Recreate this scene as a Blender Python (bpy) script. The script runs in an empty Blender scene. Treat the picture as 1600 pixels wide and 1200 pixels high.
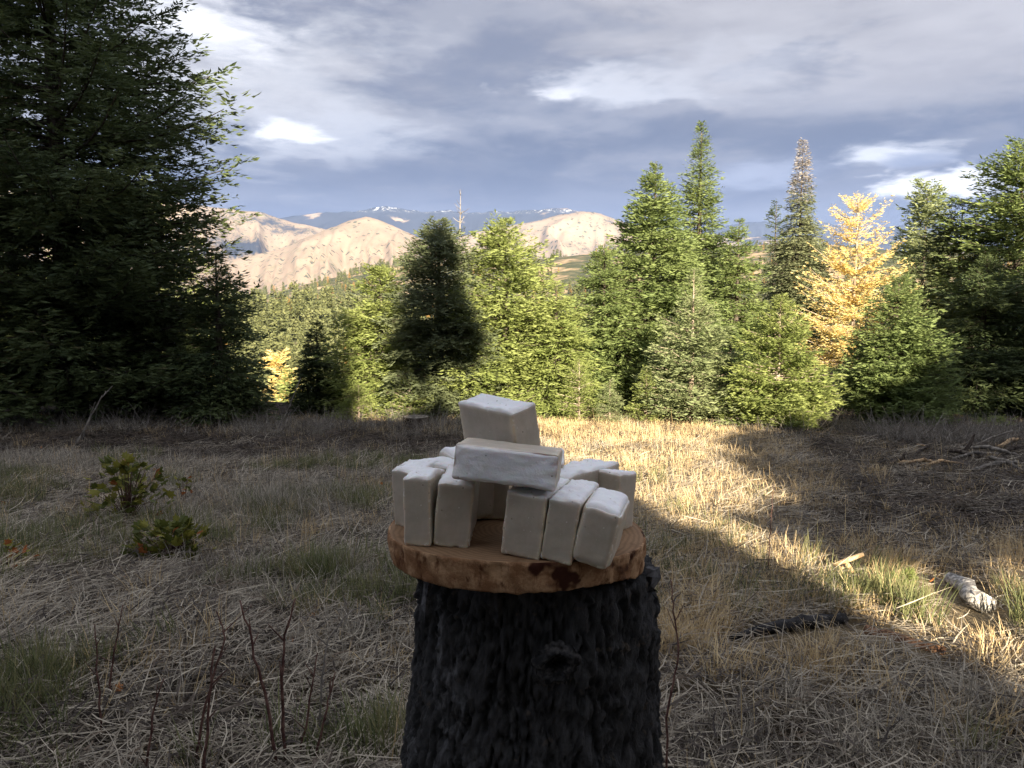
import bpy, math, random
import numpy as np
from mathutils import Vector, Matrix, Euler

S = bpy.context.scene
C = S.collection
R = math.radians
PITCH = R(6.5); FPX = 1246.0; CAMZ = 1.15
# ------------------------------------------------------------------ camera, exposure
cam_d = bpy.data.cameras.new('camera'); cam = bpy.data.objects.new('camera', cam_d); C.objects.link(cam)
cam.location = (0, 0, CAMZ); cam.rotation_euler = (R(90) - PITCH, 0, 0)
cam_d.sensor_width = 36; cam_d.lens = FPX / 1600 * 36; cam_d.clip_start = .05; cam_d.clip_end = 40000
S.camera = cam
S.view_settings.view_transform = 'Standard'; S.view_settings.look = 'None'
S.view_settings.gamma = 1; S.view_settings.exposure = 2.35
S.view_settings.use_curve_mapping = False
S.cycles.max_bounces = 5; S.cycles.diffuse_bounces = 3; S.cycles.glossy_bounces = 2
S.cycles.transmission_bounces = 3; S.cycles.volume_bounces = 0; S.cycles.transparent_max_bounces = 4
S.cycles.use_denoising = True; S.cycles.sample_clamp_indirect = 4
SUN_AZ, SUN_EL = R(15), R(20)          # behind the camera, 15 degrees to the right

def P(px, py, y):
    """the point that pixel (px, py) of the 1600 x 1200 photograph shows at distance y"""
    u = (px - 800) / FPX; v = (600 - py) / FPX
    d = y / (math.cos(PITCH) + v * math.sin(PITCH))
    return Vector((u * d, y, CAMZ + d * (-math.sin(PITCH) + v * math.cos(PITCH))))

# ------------------------------------------------------------------ node helper
class NT:
    def __init__(s, tree): s.t = tree; s.n = tree.nodes; s.l = tree.links
    def node(s, typ, **kw):
        n = s.n.new(typ)
        for k, v in kw.items():
            if k == 'ins':
                for a, b in v.items(): s.put(n.inputs[a], b)
            else: setattr(n, k, v)
        return n
    def put(s, sock, v):
        if isinstance(v, bpy.types.NodeSocket): s.l.new(v, sock)
        else: sock.default_value = v
    def m(s, op, a, b=None, c=None, clamp=False):
        n = s.n.new('ShaderNodeMath'); n.operation = op; n.use_clamp = clamp
        s.put(n.inputs[0], a)
        if b is not None: s.put(n.inputs[1], b)
        if c is not None: s.put(n.inputs[2], c)
        return n.outputs[0]
    def noise(s, vec, scale, detail=4, rough=.55, out=0, dist=0.0):
        n = s.n.new('ShaderNodeTexNoise'); s.put(n.inputs['Vector'], vec)
        n.inputs['Scale'].default_value = scale; n.inputs['Detail'].default_value = detail
        n.inputs['Roughness'].default_value = rough; n.inputs['Distortion'].default_value = dist
        return n.outputs[out]
    def mix(s, f, a, b):
        n = s.n.new('ShaderNodeMix'); n.data_type = 'RGBA'
        s.put(n.inputs[0], f); s.put(n.inputs[6], a if isinstance(a, bpy.types.NodeSocket) else (*a[:3], 1)); s.put(n.inputs[7], b if isinstance(b, bpy.types.NodeSocket) else (*b[:3], 1))
        return n.outputs[2]
    def ss(s, x, lo, hi, a=0., b=1.):
        n = s.n.new('ShaderNodeMapRange'); n.interpolation_type = 'SMOOTHSTEP'
        s.put(n.inputs[0], x); s.put(n.inputs[1], lo); s.put(n.inputs[2], hi); s.put(n.inputs[3], a); s.put(n.inputs[4], b)
        return n.outputs[0]
    def scale(s, vec, v):
        n = s.n.new('ShaderNodeMapping'); s.l.new(vec, n.inputs[0]); n.inputs['Scale'].default_value = v
        return n.outputs[0]

# ------------------------------------------------------------------ world: Nishita sky behind storm clouds
W = bpy.data.worlds.new('World'); S.world = W; W.use_nodes = True
W.node_tree.nodes.clear(); w = NT(W.node_tree)
sky = w.node('ShaderNodeTexSky', sky_type='NISHITA', sun_disc=False, sun_elevation=SUN_EL, sun_rotation=R(180) - SUN_AZ)
SKYK = .10
tc = w.node('ShaderNodeTexCoord').outputs['Generated']
sep = w.node('ShaderNodeSeparateXYZ', ins={0: tc})
dx, dy, dz = sep.outputs
az = w.m('ARCTAN2', dx, dy); el = w.m('ARCSINE', dz)         # radians
deg = 57.2958
azd = w.m('MULTIPLY', az, deg); eld = w.m('MULTIPLY', el, deg)
ela = w.m('ABSOLUTE', el)
wv = w.node('ShaderNodeCombineXYZ', ins={0: dx, 1: dy, 2: w.m('MULTIPLY', w.m('POWER', w.m('ABSOLUTE', dz), .8), 3.6)}).outputs[0]
nbig = w.noise(wv, 2.6, 6, .5, dist=.35)
nmid = w.noise(wv, 7.5, 8, .55, dist=.2)
nfine = w.noise(wv, 34, 6, .62, dist=.3)
nmid2 = w.noise(w.scale(wv, (1, 1, .8)), 12, 6, .55, dist=.5)
wob = w.m('MULTIPLY', w.m('SUBTRACT', nmid, .5), 1.0)
dark, blue, grey, pale, white = (.076, .092, .146), (.118, .134, .190), (.255, .25, .275), (.38, .375, .40), (.92, .92, .93)
# bands by elevation, each edge torn by noise
elw = w.m('ADD', eld, w.m('MULTIPLY', w.m('SUBTRACT', nbig, .5), 9.0))
elw2 = w.m('ADD', eld, w.m('MULTIPLY', w.m('SUBTRACT', nmid, .5), 3.0))
col = w.mix(w.ss(elw2, 6.3, 7.6), blue, dark)
col = w.mix(w.ss(elw2, 8.8, 12.0), col, w.mix(.5, dark, blue))
col = w.mix(w.ss(elw, 10.5, 15.5), col, grey)
col = w.mix(w.m('MULTIPLY', w.ss(nmid, .46, .64), w.ss(eld, 6, 12, .15, .6)), col, w.mix(.35, grey, pale))
col = w.mix(w.m('MULTIPLY', w.ss(nbig, .46, .64), w.ss(eld, 9, 16, .0, .8)), col, pale)
col = w.mix(w.m('MULTIPLY', w.ss(nbig, .50, .38), w.ss(eld, 9, 13, .0, .7)), col, blue)
nst = w.noise(w.scale(wv, (1, 1, .85)), 5.2, 7, .56, dist=.3)
col = w.mix(w.m('MULTIPLY', w.ss(nst, .44, .60), w.ss(eld, 6.5, 12, .10, .55)), col, w.mix(.6, col, pale))
col = w.mix(w.m('MULTIPLY', w.ss(nst, .50, .38), .6), col, w.mix(w.ss(eld, 9, 15), dark, blue))
col = w.mix(w.ss(eld, 20, 50), col, (.50, .515, .565))
def blob(px, py, wa, we, color, soft=.5, amt=1.0, rag=1.0, flat=False):
    global col
    p = P(px, py, 100.) - Vector((0, 0, CAMZ)); p.normalize()
    a0 = math.degrees(math.atan2(p.x, p.y)); e0 = math.degrees(math.asin(p.z))
    da = w.m('DIVIDE', w.m('SUBTRACT', azd, a0), wa)
    de = w.m('DIVIDE', w.m('SUBTRACT', eld, e0), we)
    if flat: de = w.m('MULTIPLY', de, w.ss(de, -.2, .2, 2.2, 1.))
    q = w.m('ADD', w.m('MULTIPLY', da, da), w.m('MULTIPLY', de, de))
    q = w.m('ADD', w.m('SQRT', q), w.m('ADD', w.m('MULTIPLY', w.m('SUBTRACT', nmid2, .5), 4.2 * rag), w.m('MULTIPLY', w.m('SUBTRACT', nfine, .5), 1.6 * rag)))
    f = w.m('MULTIPLY', w.ss(q, 1.0, 1.0 - soft), amt)
    col = w.mix(f, col, color)
blob(420, 120, 13, 7.5, (.47, .475, .50), 1.1, .75, .45)
blob(325, 30, 6.0, 4.5, (.74, .745, .77), 1.3, .9, .5)
blob(560, 215, 10, 2.6, (.40, .415, .46), 1.0, .7, .5)
blob(455, 212, 2.5, 1.05, (.80, .81, .83), 1.0, .95, .65, True)
blob(940, 150, 7.0, 2.2, (.50, .515, .56), .8, .8, .5, True)
blob(880, 152, 2.6, .9, (.66, .67, .71), .7, .7, .5, True)
blob(1080, 110, 12, 3.0, (.40, .405, .44), 1.2, .7, .5)
blob(1200, 268, 6.0, 1.5, (.27, .30, .39), 1.0, .8, .5)
blob(1380, 245, 4.2, 1.5, (.62, .64, .68), 1.0, .8, .5, True)
blob(1440, 288, 5.4, 1.15, (.84, .84, .86), 1.0, .9, .7)
blob(1580, 280, 4.2, 1.4, (.80, .81, .84), 1.0, .8, .5)
blob(1430, 252, 2.8, .65, (.17, .20, .29), .9, .85, .4)
blob(720, 268, 13, 1.3, dark, 1.0, .6, .5)
blob(1020, 232, 9, 1.2, dark, 1.0, .55, .5)
blob(1520, 120, 9, 4, (.24, .235, .26), 1.2, .6, .5)
hole = w.m('MULTIPLY', w.ss(w.noise(wv, 1.7, 5, .5), .60, .72), w.ss(eld, 24, 34))
skyc = w.node('ShaderNodeVectorMath', operation='SCALE', ins={0: sky.outputs[0], 'Scale': SKYK}).outputs[0]
col = w.mix(hole, col, skyc)
col = w.mix(w.ss(eld, -1, -6), col, (.05, .05, .045))
bg = w.node('ShaderNodeBackground', ins={'Color': col, 'Strength': .33})
w.l.new(bg.outputs[0], w.node('ShaderNodeOutputWorld').inputs[0])
# ------------------------------------------------------------------ sun
sd = bpy.data.lights.new('sun', 'SUN'); sun = bpy.data.objects.new('sun', sd); C.objects.link(sun)
sd.energy = 5.0; sd.angle = R(.53); sd.color = (1, .87, .66)
sdir = Vector((-math.sin(SUN_AZ) * math.cos(SUN_EL), math.cos(SUN_AZ) * math.cos(SUN_EL), -math.sin(SUN_EL)))
sun.rotation_euler = sdir.to_track_quat('-Z', 'Y').to_euler()
sun.location = (3, -12, 8)

# ------------------------------------------------------------------ numpy noise
def _h(ix, iy, iz, s):
    h = (ix.astype(np.int64) * 374761393 + iy.astype(np.int64) * 668265263 + iz.astype(np.int64) * 2147483647 + s * 974634777) & 0xffffffff
    h = ((h ^ (h >> 13)) * 1274126177) & 0xffffffff
    return ((h ^ (h >> 16)) & 0xffff) / 65535.0
def vnoise(x, y, z=0., s=0):
    x, y, z = np.broadcast_arrays(np.asarray(x, float), y, z)
    fx, fy, fz = np.floor(x), np.floor(y), np.floor(z)
    tx, ty, tz = x - fx, y - fy, z - fz
    tx, ty, tz = [t * t * t * (t * (t * 6 - 15) + 10) for t in (tx, ty, tz)]
    o = 0
    for i in (0, 1):
        for j in (0, 1):
            for k in (0, 1):
                o = o + _h(fx + i, fy + j, fz + k, s) * (tx if i else 1 - tx) * (ty if j else 1 - ty) * (tz if k else 1 - tz)
    return o
def fbm(x, y, z=0., o=4, s=0, g=.5):
    a, t, v = 1., 0., 0.
    for i in range(o):
        v = v + a * vnoise(x * 2 ** i, y * 2 ** i, np.asarray(z) * 2 ** i, s + i); t += a; a *= g
    return v / t
def ridged(x, y, z=0., o=4, s=0, g=.5):
    a, t, v = 1., 0., 0.
    for i in range(o):
        v = v + a * (1 - np.abs(2 * vnoise(x * 2 ** i, y * 2 ** i, np.asarray(z) * 2 ** i, s + i) - 1)); t += a; a *= g
    return v / t

# ------------------------------------------------------------------ object helpers
def tag(o, label=None, cat=None, group=None, kind=None):
    if label: o['label'] = label
    if cat: o['category'] = cat
    if group: o['group'] = group
    if kind: o['kind'] = kind
    return o
def quads_mesh(name, V, F, mat, attrs=None, smooth=False):
    """V (n,3), F (m,4) or (m,3) arrays -> mesh"""
    me = bpy.data.meshes.new(name); V = np.ascontiguousarray(V, np.float32); F = np.ascontiguousarray(F, np.int32)
    k = F.shape[1]
    me.vertices.add(len(V)); me.vertices.foreach_set('co', V.ravel())
    me.loops.add(F.size); me.loops.foreach_set('vertex_index', F.ravel())
    me.polygons.add(len(F)); me.polygons.foreach_set('loop_start', np.arange(0, F.size, k, dtype=np.int32))
    me.polygons.foreach_set('loop_total', np.full(len(F), k, np.int32))
    me.polygons.foreach_set('use_smooth', np.full(len(F), smooth))
    me.update(calc_edges=True)
    for a, v in (attrs or {}).items():
        dom = 'FACE' if len(v) == len(F) and len(v) != len(V) else 'POINT'
        at = me.attributes.new(a, 'FLOAT', dom); at.data.foreach_set('value', np.ascontiguousarray(v, np.float32))
    for q in (mat if isinstance(mat, (list, tuple)) else [mat]): me.materials.append(q)
    return me
def link(name, me, parent=None, loc=None, rot=None, scl=None):
    o = bpy.data.objects.new(name, me); C.objects.link(o)
    if parent: o.parent = parent
    if loc is not None: o.location = loc
    if rot is not None: o.rotation_euler = rot
    if scl is not None: o.scale = (scl,) * 3 if isinstance(scl, (int, float)) else scl
    return o
def empty(name, loc=(0, 0, 0), rz=0.):
    o = bpy.data.objects.new(name, None); C.objects.link(o); o.location = loc; o.rotation_euler = (0, 0, rz); o.empty_display_size = .1
    return o
def tube(pts, rads, n=6, jit=0., rng=None, cap=True):
    """tapered tube through points -> V, F(quads)"""
    pts = np.asarray(pts, float); m = len(pts); rads = np.broadcast_to(rads, (m,))
    d = np.gradient(pts, axis=0); d /= np.linalg.norm(d, axis=1)[:, None] + 1e-9
    ref = np.array([0, 0, 1.]) if abs(d[0, 2]) < .9 else np.array([1., 0, 0])
    a = np.cross(d, ref); a /= np.linalg.norm(a, axis=1)[:, None] + 1e-9; b = np.cross(d, a)
    th = np.linspace(0, 2 * np.pi, n, endpoint=False)
    rr = rads[:, None] * np.ones((m, n))
    if jit: rr = rr * (1 + jit * (rng.random((m, n)) - .5) * 2)
    V = pts[:, None] + rr[..., None] * (np.cos(th)[None, :, None] * a[:, None] + np.sin(th)[None, :, None] * b[:, None])
    V = V.reshape(-1, 3); F = []
    for i in range(m - 1):
        for j in range(n):
            F.append((i * n + j, i * n + (j + 1) % n, (i + 1) * n + (j + 1) % n, (i + 1) * n + j))
    if cap:
        V = np.vstack([V, pts[0], pts[-1]]); c0, c1 = m * n, m * n + 1
        for j in range(0, n, 2):
            F.append((c0, (j + 2) % n, (j + 1) % n, j)); e = (m - 1) * n
            F.append((c1, e + j, e + (j + 1) % n, e + (j + 2) % n))
    return V, np.array(F, np.int32)
def join(parts):
    V, F, n = [], [], 0
    for v, f in parts: V.append(v); F.append(f + n); n += len(v)
    return np.vstack(V), np.vstack(F)

# ------------------------------------------------------------------ materials
def material(name):
    m = bpy.data.materials.new(name); m.use_nodes = True; m.node_tree.nodes.clear(); return m, NT(m.node_tree)
def leafy(name, c1, c2, transl=.3, rough=.6, nscale=1.3, tint=None, spec=.25):
    m, t = material(name)
    at = t.node('ShaderNodeAttribute', attribute_name='v').outputs['Fac']
    ob = t.node('ShaderNodeTexCoord').outputs['Object']
    n = t.noise(ob, nscale, 3)
    f = t.m('ADD', t.m('MULTIPLY', at, .55), t.m('MULTIPLY', t.ss(n, .35, .65), .45))
    col = t.mix(f, c1, c2)
    if tint: 
        col = t.mix(t.ss(at, .90, .99, 0, .7), col, tint)
    bs = t.node('ShaderNodeBsdfPrincipled', ins={'Base Color': col, 'Roughness': rough, 'Specular IOR Level': spec})
    tr = t.node('ShaderNodeBsdfTranslucent', ins={'Color': col})
    mx = t.node('ShaderNodeMixShader', ins={0: transl, 1: bs.outputs[0], 2: tr.outputs[0]})
    t.l.new(mx.outputs[0], t.node('ShaderNodeOutputMaterial').inputs[0])
    return m
def solid(name, fn, rough=.8, spec=.3, bump=None, bstr=.4, bdist=.01, sss=0., sssr=None, gen='Object'):
    m, t = material(name)
    ob = t.node('ShaderNodeTexCoord').outputs[gen]
    bs = t.node('ShaderNodeBsdfPrincipled', ins={'Roughness': rough, 'Specular IOR Level': spec})
    t.put(bs.inputs['Base Color'], fn(t, ob))
    if bump:
        b = t.node('ShaderNodeBump', ins={'Height': bump(t, ob), 'Strength': bstr, 'Distance': bdist}); t.l.new(b.outputs[0], bs.inputs['Normal'])
    if sss:
        bs.inputs['Subsurface Weight'].default_value = sss; bs.inputs['Subsurface Scale'].default_value = .004
        bs.inputs['Subsurface Radius'].default_value = sssr or (1, .7, .5)
    t.l.new(bs.outputs[0], t.node('ShaderNodeOutputMaterial').inputs[0])
    return m
M = {}
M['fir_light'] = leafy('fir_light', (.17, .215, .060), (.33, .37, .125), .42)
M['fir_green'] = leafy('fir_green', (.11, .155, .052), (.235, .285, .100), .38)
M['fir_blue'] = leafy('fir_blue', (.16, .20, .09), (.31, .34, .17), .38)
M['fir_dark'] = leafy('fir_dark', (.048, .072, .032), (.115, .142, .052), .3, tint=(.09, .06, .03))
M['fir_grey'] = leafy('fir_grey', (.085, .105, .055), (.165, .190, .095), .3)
M['spruce_olive'] = leafy('spruce_olive', (.110, .130, .065), (.200, .215, .115), .28)
M['dead_grey'] = leafy('dead_grey', (.22, .20, .185), (.36, .325, .305), .1)
M['larch_gold'] = leafy('larch_gold', (.72, .55, .20), (.88, .74, .36), .42)
M['far_green'] = leafy('far_green', (.085, .100, .042), (.20, .205, .085), .25, nscale=.1)
M['far_gold'] = leafy('far_gold', (.26, .16, .05), (.42, .26, .09), .2, nscale=.2)
def bark_col(c1, c2, c3, sc):
    return lambda t, ob: t.mix(t.ss(t.noise(t.scale(ob, (1, 1, .25)), sc * 2.1, 5, .65), .48, .66), t.mix(t.ss(t.noise(t.scale(ob, (1, 1, .3)), sc, 5, .6), .35, .65), c1, c2), c3)
M['bark'] = solid('bark', bark_col((.030, .022, .018), (.085, .068, .055), (.14, .12, .10), 9), .9, .1, bump=lambda t, ob: t.noise(t.scale(ob, (1, 1, .25)), 30, 4), bstr=.8, bdist=.02)
M['bark_pale'] = solid('bark_pale', bark_col((.16, .12, .09), (.32, .26, .20), (.42, .37, .31), 9), .9, .1)
M['dead_wood'] = solid('dead_wood', bark_col((.10, .09, .08), (.24, .21, .18), (.33, .30, .26), 12), .9, .1)

# ------------------------------------------------------------------ terrain height
def sstep(x, a, b):
    t = np.clip((x - a) / (b - a), 0, 1); return t * t * (3 - 2 * t)
def ridge_py(px, pts):
    return np.interp(px, [p[0] for p in pts], [p[1] for p in pts])
def az_to_px(th):
    """the picture column of a far thing at azimuth th"""
    return 800 + FPX * np.tan(np.clip(th, -1.2, 1.2)) * 1.0
def el_of(px, py):
    v = (600 - py) / FPX; d = np.sqrt(1 + ((px - 800) / FPX) ** 2)
    y = np.cos(PITCH) + v * np.sin(PITCH); z = -np.sin(PITCH) + v * np.cos(PITCH)
    return z / np.sqrt(y * y + ((px - 800) / FPX) ** 2)
HILL = [(-2500, 455), (0, 470), (380, 462), (480, 437), (600, 408), (700, 400), (860, 396), (960, 384), (1100, 378), (1260, 372), (1400, 385), (1700, 400), (4000, 420)]
def near_z(x, y):
    yy = np.maximum(y, -6)
    z = -.062 * yy - .0 * x
    z = z + .10 * (fbm(x * .35 + 3, y * .35 + 7, 0, 3, 5) - .5) * sstep(np.hypot(x, y), .5, 3)
    z = z + .045 * (fbm(x * 1.7, y * 1.7, 0, 4, 9) - .5)
    return z
def worley(x, y, z, s=0):
    fx, fy, fz = np.floor(x), np.floor(y), np.floor(z); f1 = np.full(x.shape, 9.); f2 = f1.copy(); idd = np.zeros(x.shape)
    for i in (-1, 0, 1):
        for j in (-1, 0, 1):
            for k in (-1, 0, 1):
                a, b, c = fx + i, fy + j, fz + k
                d = np.sqrt((a + _h(a, b, c, s) - x) ** 2 + (b + _h(a, b, c, s + 1) - y) ** 2 + (c + _h(a, b, c, s + 2) - z) ** 2)
                n = d < f1; f2 = np.where(n, f1, np.minimum(f2, d)); idd = np.where(n, _h(a, b, c, s + 3), idd); f1 = np.where(n, d, f1)
    return f1, f2, idd
def ground_z(x, y):
    r = np.hypot(x, y); th = np.arctan2(x, y)
    z = near_z(x, y)
    d = np.maximum(y - 13 - 1.5 * (fbm(x * .2, y * 0 + 1, 0, 2, 3) - .5), 0)
    fall = -.045 * np.minimum(d, 14) - .30 * np.maximum(d - 6, 0)
    low = z + fall
    px = az_to_px(th)
    # valley floor, the wooded near slope and the low hill behind it
    v = -48 + 10 * (fbm(x / 90, y / 90, 0, 3, 21) - .5)
    slope1 = -44 + (r - 160) * .108 + 12 * (fbm(x / 70, y / 70, 0, 4, 22) - .5) - .012 * (px - 450) * sstep(r, 200, 400)
    crest1 = 440.
    slope1 = np.where(r > crest1, -44 + (crest1 - 160) * .108 - (r - crest1) * .12 + 10 * (fbm(x / 70, y / 70, 0, 4, 22) - .5), slope1)
    el = el_of(px, ridge_py(px, HILL) + 7)
    RH = 1700.
    h = el * RH + CAMZ
    s = 1 - np.abs(r - RH) / 1050.
    hill = -90 + (h + 90) * np.clip(s, 0, 1) ** .8 + 30 * (ridged(x / 380, y / 380, 0, 4, 31) - .6) * np.clip(s * (1 - s) * 4, 0, 1)
    far = -110 + 20 * (fbm(x / 900, y / 900, 0, 3, 41) - .5)
    base = np.maximum(np.maximum(slope1, hill), np.where(r < 600, v, far))
    return np.where(d > 0, np.maximum(low, base - 200 * (1 - sstep(r, 60, 150))), z)
def gz(x, y): return float(ground_z(np.array([float(x)]), np.array([float(y)]))[0])

# where grass stands: 0 bare duff .. 1 thick
def grass_density(x, y):
    n = fbm(x * .9 + 11, y * .9, 0, 3, 77)
    d = np.ones_like(x) * .85
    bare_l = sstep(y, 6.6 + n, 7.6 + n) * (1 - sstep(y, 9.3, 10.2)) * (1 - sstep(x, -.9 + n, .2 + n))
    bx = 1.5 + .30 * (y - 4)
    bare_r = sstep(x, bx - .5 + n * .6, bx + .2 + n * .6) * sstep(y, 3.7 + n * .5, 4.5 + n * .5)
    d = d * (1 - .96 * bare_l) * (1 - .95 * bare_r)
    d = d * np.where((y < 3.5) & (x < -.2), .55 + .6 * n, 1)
    d = d * (1 - sstep(y, 11.5, 14))
    return np.clip(d, 0, 1)

def ground_col(t, ob):
    g = t.node('ShaderNodeAttribute', attribute_name='g').outputs['Fac']
    far = t.node('ShaderNodeAttribute', attribute_name='far').outputs['Fac']
    n1 = t.noise(ob, 2.2, 6, .65); n2 = t.noise(ob, 28, 6, .7); n3 = t.noise(t.scale(ob, (1, 2.2, 1)), 95, 4, .7)
    soil = t.mix(t.ss(n2, .38, .66), (.016, .012, .010), (.048, .036, .029))
    soil = t.mix(t.ss(n3, .62, .74), soil, (.13, .105, .08))
    thatch = t.mix(t.ss(n3, .35, .68), (.10, .075, .048), (.42, .33, .20))
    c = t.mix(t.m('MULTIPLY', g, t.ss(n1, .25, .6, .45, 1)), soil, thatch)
    fn = t.noise(ob, .012, 8, .6); f2 = t.noise(ob, .05, 5, .6)
    farc = t.mix(t.ss(fn, .50, .60), (.055, .062, .034), (.36, .26, .17))
    farc = t.mix(t.ss(f2, .45, .65), farc, (.12, .11, .06))
    return t.mix(far, c, farc)
M['ground'] = solid('ground', ground_col, .95, .05, bump=lambda t, ob: t.m('ADD', t.noise(ob, 40, 6, .7), t.noise(ob, 6, 3)), bstr=.55, bdist=.02)

def polar_sheet(name, radii, thetas, zf, mat, attrs=None, closed=False):
    rr, tt = np.meshgrid(radii, thetas, indexing='ij')
    x, y = rr * np.sin(tt), rr * np.cos(tt); z = zf(x, y, rr, tt)
    V = np.stack([x, y, z], -1).reshape(-1, 3); n, k = len(radii), len(thetas)
    i, j = np.meshgrid(np.arange(n - 1), np.arange(k if closed else k - 1), indexing='ij')
    j2 = (j + 1) % k
    F = np.stack([i * k + j, (i + 1) * k + j, (i + 1) * k + j2, i * k + j2], -1).reshape(-1, 4)
    if closed:
        V = np.vstack([V, [0, 0, float(z[0].mean())]])
        c = len(V) - 1; jj = np.arange(0, k, 2)
        F = np.vstack([F, np.stack([np.full_like(jj, c), jj, (jj + 1) % k, (jj + 2) % k], -1)])
    at = {a: np.append(f(x, y).ravel(), [0.] * (1 if closed else 0)) for a, f in (attrs or {}).items()}
    o = link(name, quads_mesh(name, V, F, mat, at, True)); tag(o, kind='structure'); return o
front = np.radians(np.linspace(-46, 46, 260)); back = np.radians(np.linspace(46, 314, 122)[1:-1])
th_all = np.concatenate([front, back])
radii = np.concatenate([np.geomspace(.25, 16, 180), np.geomspace(16, 120, 34)[1:], np.linspace(120, 620, 64)[1:], np.linspace(620, 3000, 70)[1:], np.geomspace(3000, 13500, 12)[1:]])
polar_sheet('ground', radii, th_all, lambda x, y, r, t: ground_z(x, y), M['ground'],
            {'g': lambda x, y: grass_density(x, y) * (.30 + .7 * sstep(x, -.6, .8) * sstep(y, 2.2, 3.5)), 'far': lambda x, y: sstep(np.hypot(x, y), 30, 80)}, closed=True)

# ------------------------------------------------------------------ mountains, each ridge at its own distance
def mountain(name, label, Rr, half, pts, mat, base=-115, spur=.25, seed=1, px0=-900, px1=2500, n=430, m=56, cap=0, gul=(26, .55)):
    th0, th1 = math.atan((px0 - 800) / FPX), math.atan((px1 - 800) / FPX)
    th = np.linspace(th0, th1, n); rad = np.concatenate([np.linspace(Rr - half, Rr, int(m * .8))[:-1], np.linspace(Rr, Rr + half * .8, int(m * .3))])
    def zf(x, y, r, t):
        px = az_to_px(t); el = el_of(px, ridge_py(px, pts)); h = el * Rr + CAMZ
        s = np.clip(1 - np.abs(r - Rr) / half, 0, 1)
        prof = s ** 1.15
        q = np.radians(1) * 0 + t * gul[0]
        warp = fbm(x / 900, y / 900, 0, 3, seed) * 1.6
        g = ridged(q + warp, s * gul[1] + warp * .5, 0, 5, seed + 3)
        w_ = 4 * s * (1 - s)
        z = base + (h - base) * (prof + spur * (g - .62) * w_)
        z = z + (h - base) * .022 * (fbm(x / 160, y / 160, 0, 5, seed + 8, .6) - .5) * 2 + (h - base) * .10 * (ridged(x / 620 + warp, y / 620, 0, 5, seed + 18, .55) - .6) * np.clip((1 - s) * 5, .06, 1)
        return z
    o = polar_sheet(name, rad, th, zf, mat); return o
def tan_col(forest, snow=0.):  # forest: amount of forest tone, with cloud shadow and haze painted in
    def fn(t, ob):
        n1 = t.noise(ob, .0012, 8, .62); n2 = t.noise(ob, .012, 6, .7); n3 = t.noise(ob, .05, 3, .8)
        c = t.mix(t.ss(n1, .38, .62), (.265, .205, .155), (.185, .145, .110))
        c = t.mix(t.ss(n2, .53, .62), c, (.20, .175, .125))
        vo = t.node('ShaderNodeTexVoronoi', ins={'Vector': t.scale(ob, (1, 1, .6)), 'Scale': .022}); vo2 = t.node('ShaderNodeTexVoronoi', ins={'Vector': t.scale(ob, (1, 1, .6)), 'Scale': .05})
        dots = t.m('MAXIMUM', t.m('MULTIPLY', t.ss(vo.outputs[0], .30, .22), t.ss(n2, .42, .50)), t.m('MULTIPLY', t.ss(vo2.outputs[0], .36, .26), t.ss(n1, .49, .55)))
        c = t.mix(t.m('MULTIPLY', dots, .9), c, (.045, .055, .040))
        if forest: c = t.mix(t.ss(n1, .56 - forest, .64 - forest), c, (.030, .036, .052))  # dark blue forest tone also paints in cloud shadow and haze
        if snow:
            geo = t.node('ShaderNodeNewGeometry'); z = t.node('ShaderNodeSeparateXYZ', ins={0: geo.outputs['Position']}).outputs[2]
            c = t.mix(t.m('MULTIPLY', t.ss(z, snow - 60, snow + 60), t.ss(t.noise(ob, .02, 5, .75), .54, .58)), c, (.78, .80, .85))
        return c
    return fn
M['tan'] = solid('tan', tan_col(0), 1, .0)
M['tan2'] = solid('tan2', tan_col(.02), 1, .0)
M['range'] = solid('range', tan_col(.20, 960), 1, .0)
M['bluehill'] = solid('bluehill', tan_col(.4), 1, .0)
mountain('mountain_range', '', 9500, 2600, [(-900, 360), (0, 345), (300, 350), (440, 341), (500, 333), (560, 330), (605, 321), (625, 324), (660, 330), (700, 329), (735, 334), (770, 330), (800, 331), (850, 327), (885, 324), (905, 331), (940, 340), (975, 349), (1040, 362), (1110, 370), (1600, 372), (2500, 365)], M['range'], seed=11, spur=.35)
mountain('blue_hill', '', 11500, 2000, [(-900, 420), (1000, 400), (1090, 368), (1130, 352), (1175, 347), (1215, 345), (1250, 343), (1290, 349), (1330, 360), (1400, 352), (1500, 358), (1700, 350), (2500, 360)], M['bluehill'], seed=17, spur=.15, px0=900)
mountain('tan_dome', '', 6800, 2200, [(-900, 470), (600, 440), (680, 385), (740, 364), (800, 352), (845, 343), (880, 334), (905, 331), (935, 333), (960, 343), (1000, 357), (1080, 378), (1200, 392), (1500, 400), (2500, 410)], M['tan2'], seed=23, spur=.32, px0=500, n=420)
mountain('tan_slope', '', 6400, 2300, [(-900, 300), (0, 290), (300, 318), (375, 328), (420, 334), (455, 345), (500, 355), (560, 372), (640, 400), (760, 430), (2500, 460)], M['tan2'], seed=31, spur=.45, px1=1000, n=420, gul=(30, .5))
mountain('tan_peak', '', 4700, 1900, [(-900, 470), (250, 440), (330, 415), (385, 402), (440, 390), (480, 372), (520, 356), (550, 344), (577, 339), (600, 345), (640, 364), (680, 384), (740, 405), (820, 425), (2500, 470)], M['tan'], seed=41, px1=1200, n=420, spur=.55, gul=(34, .6))

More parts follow.
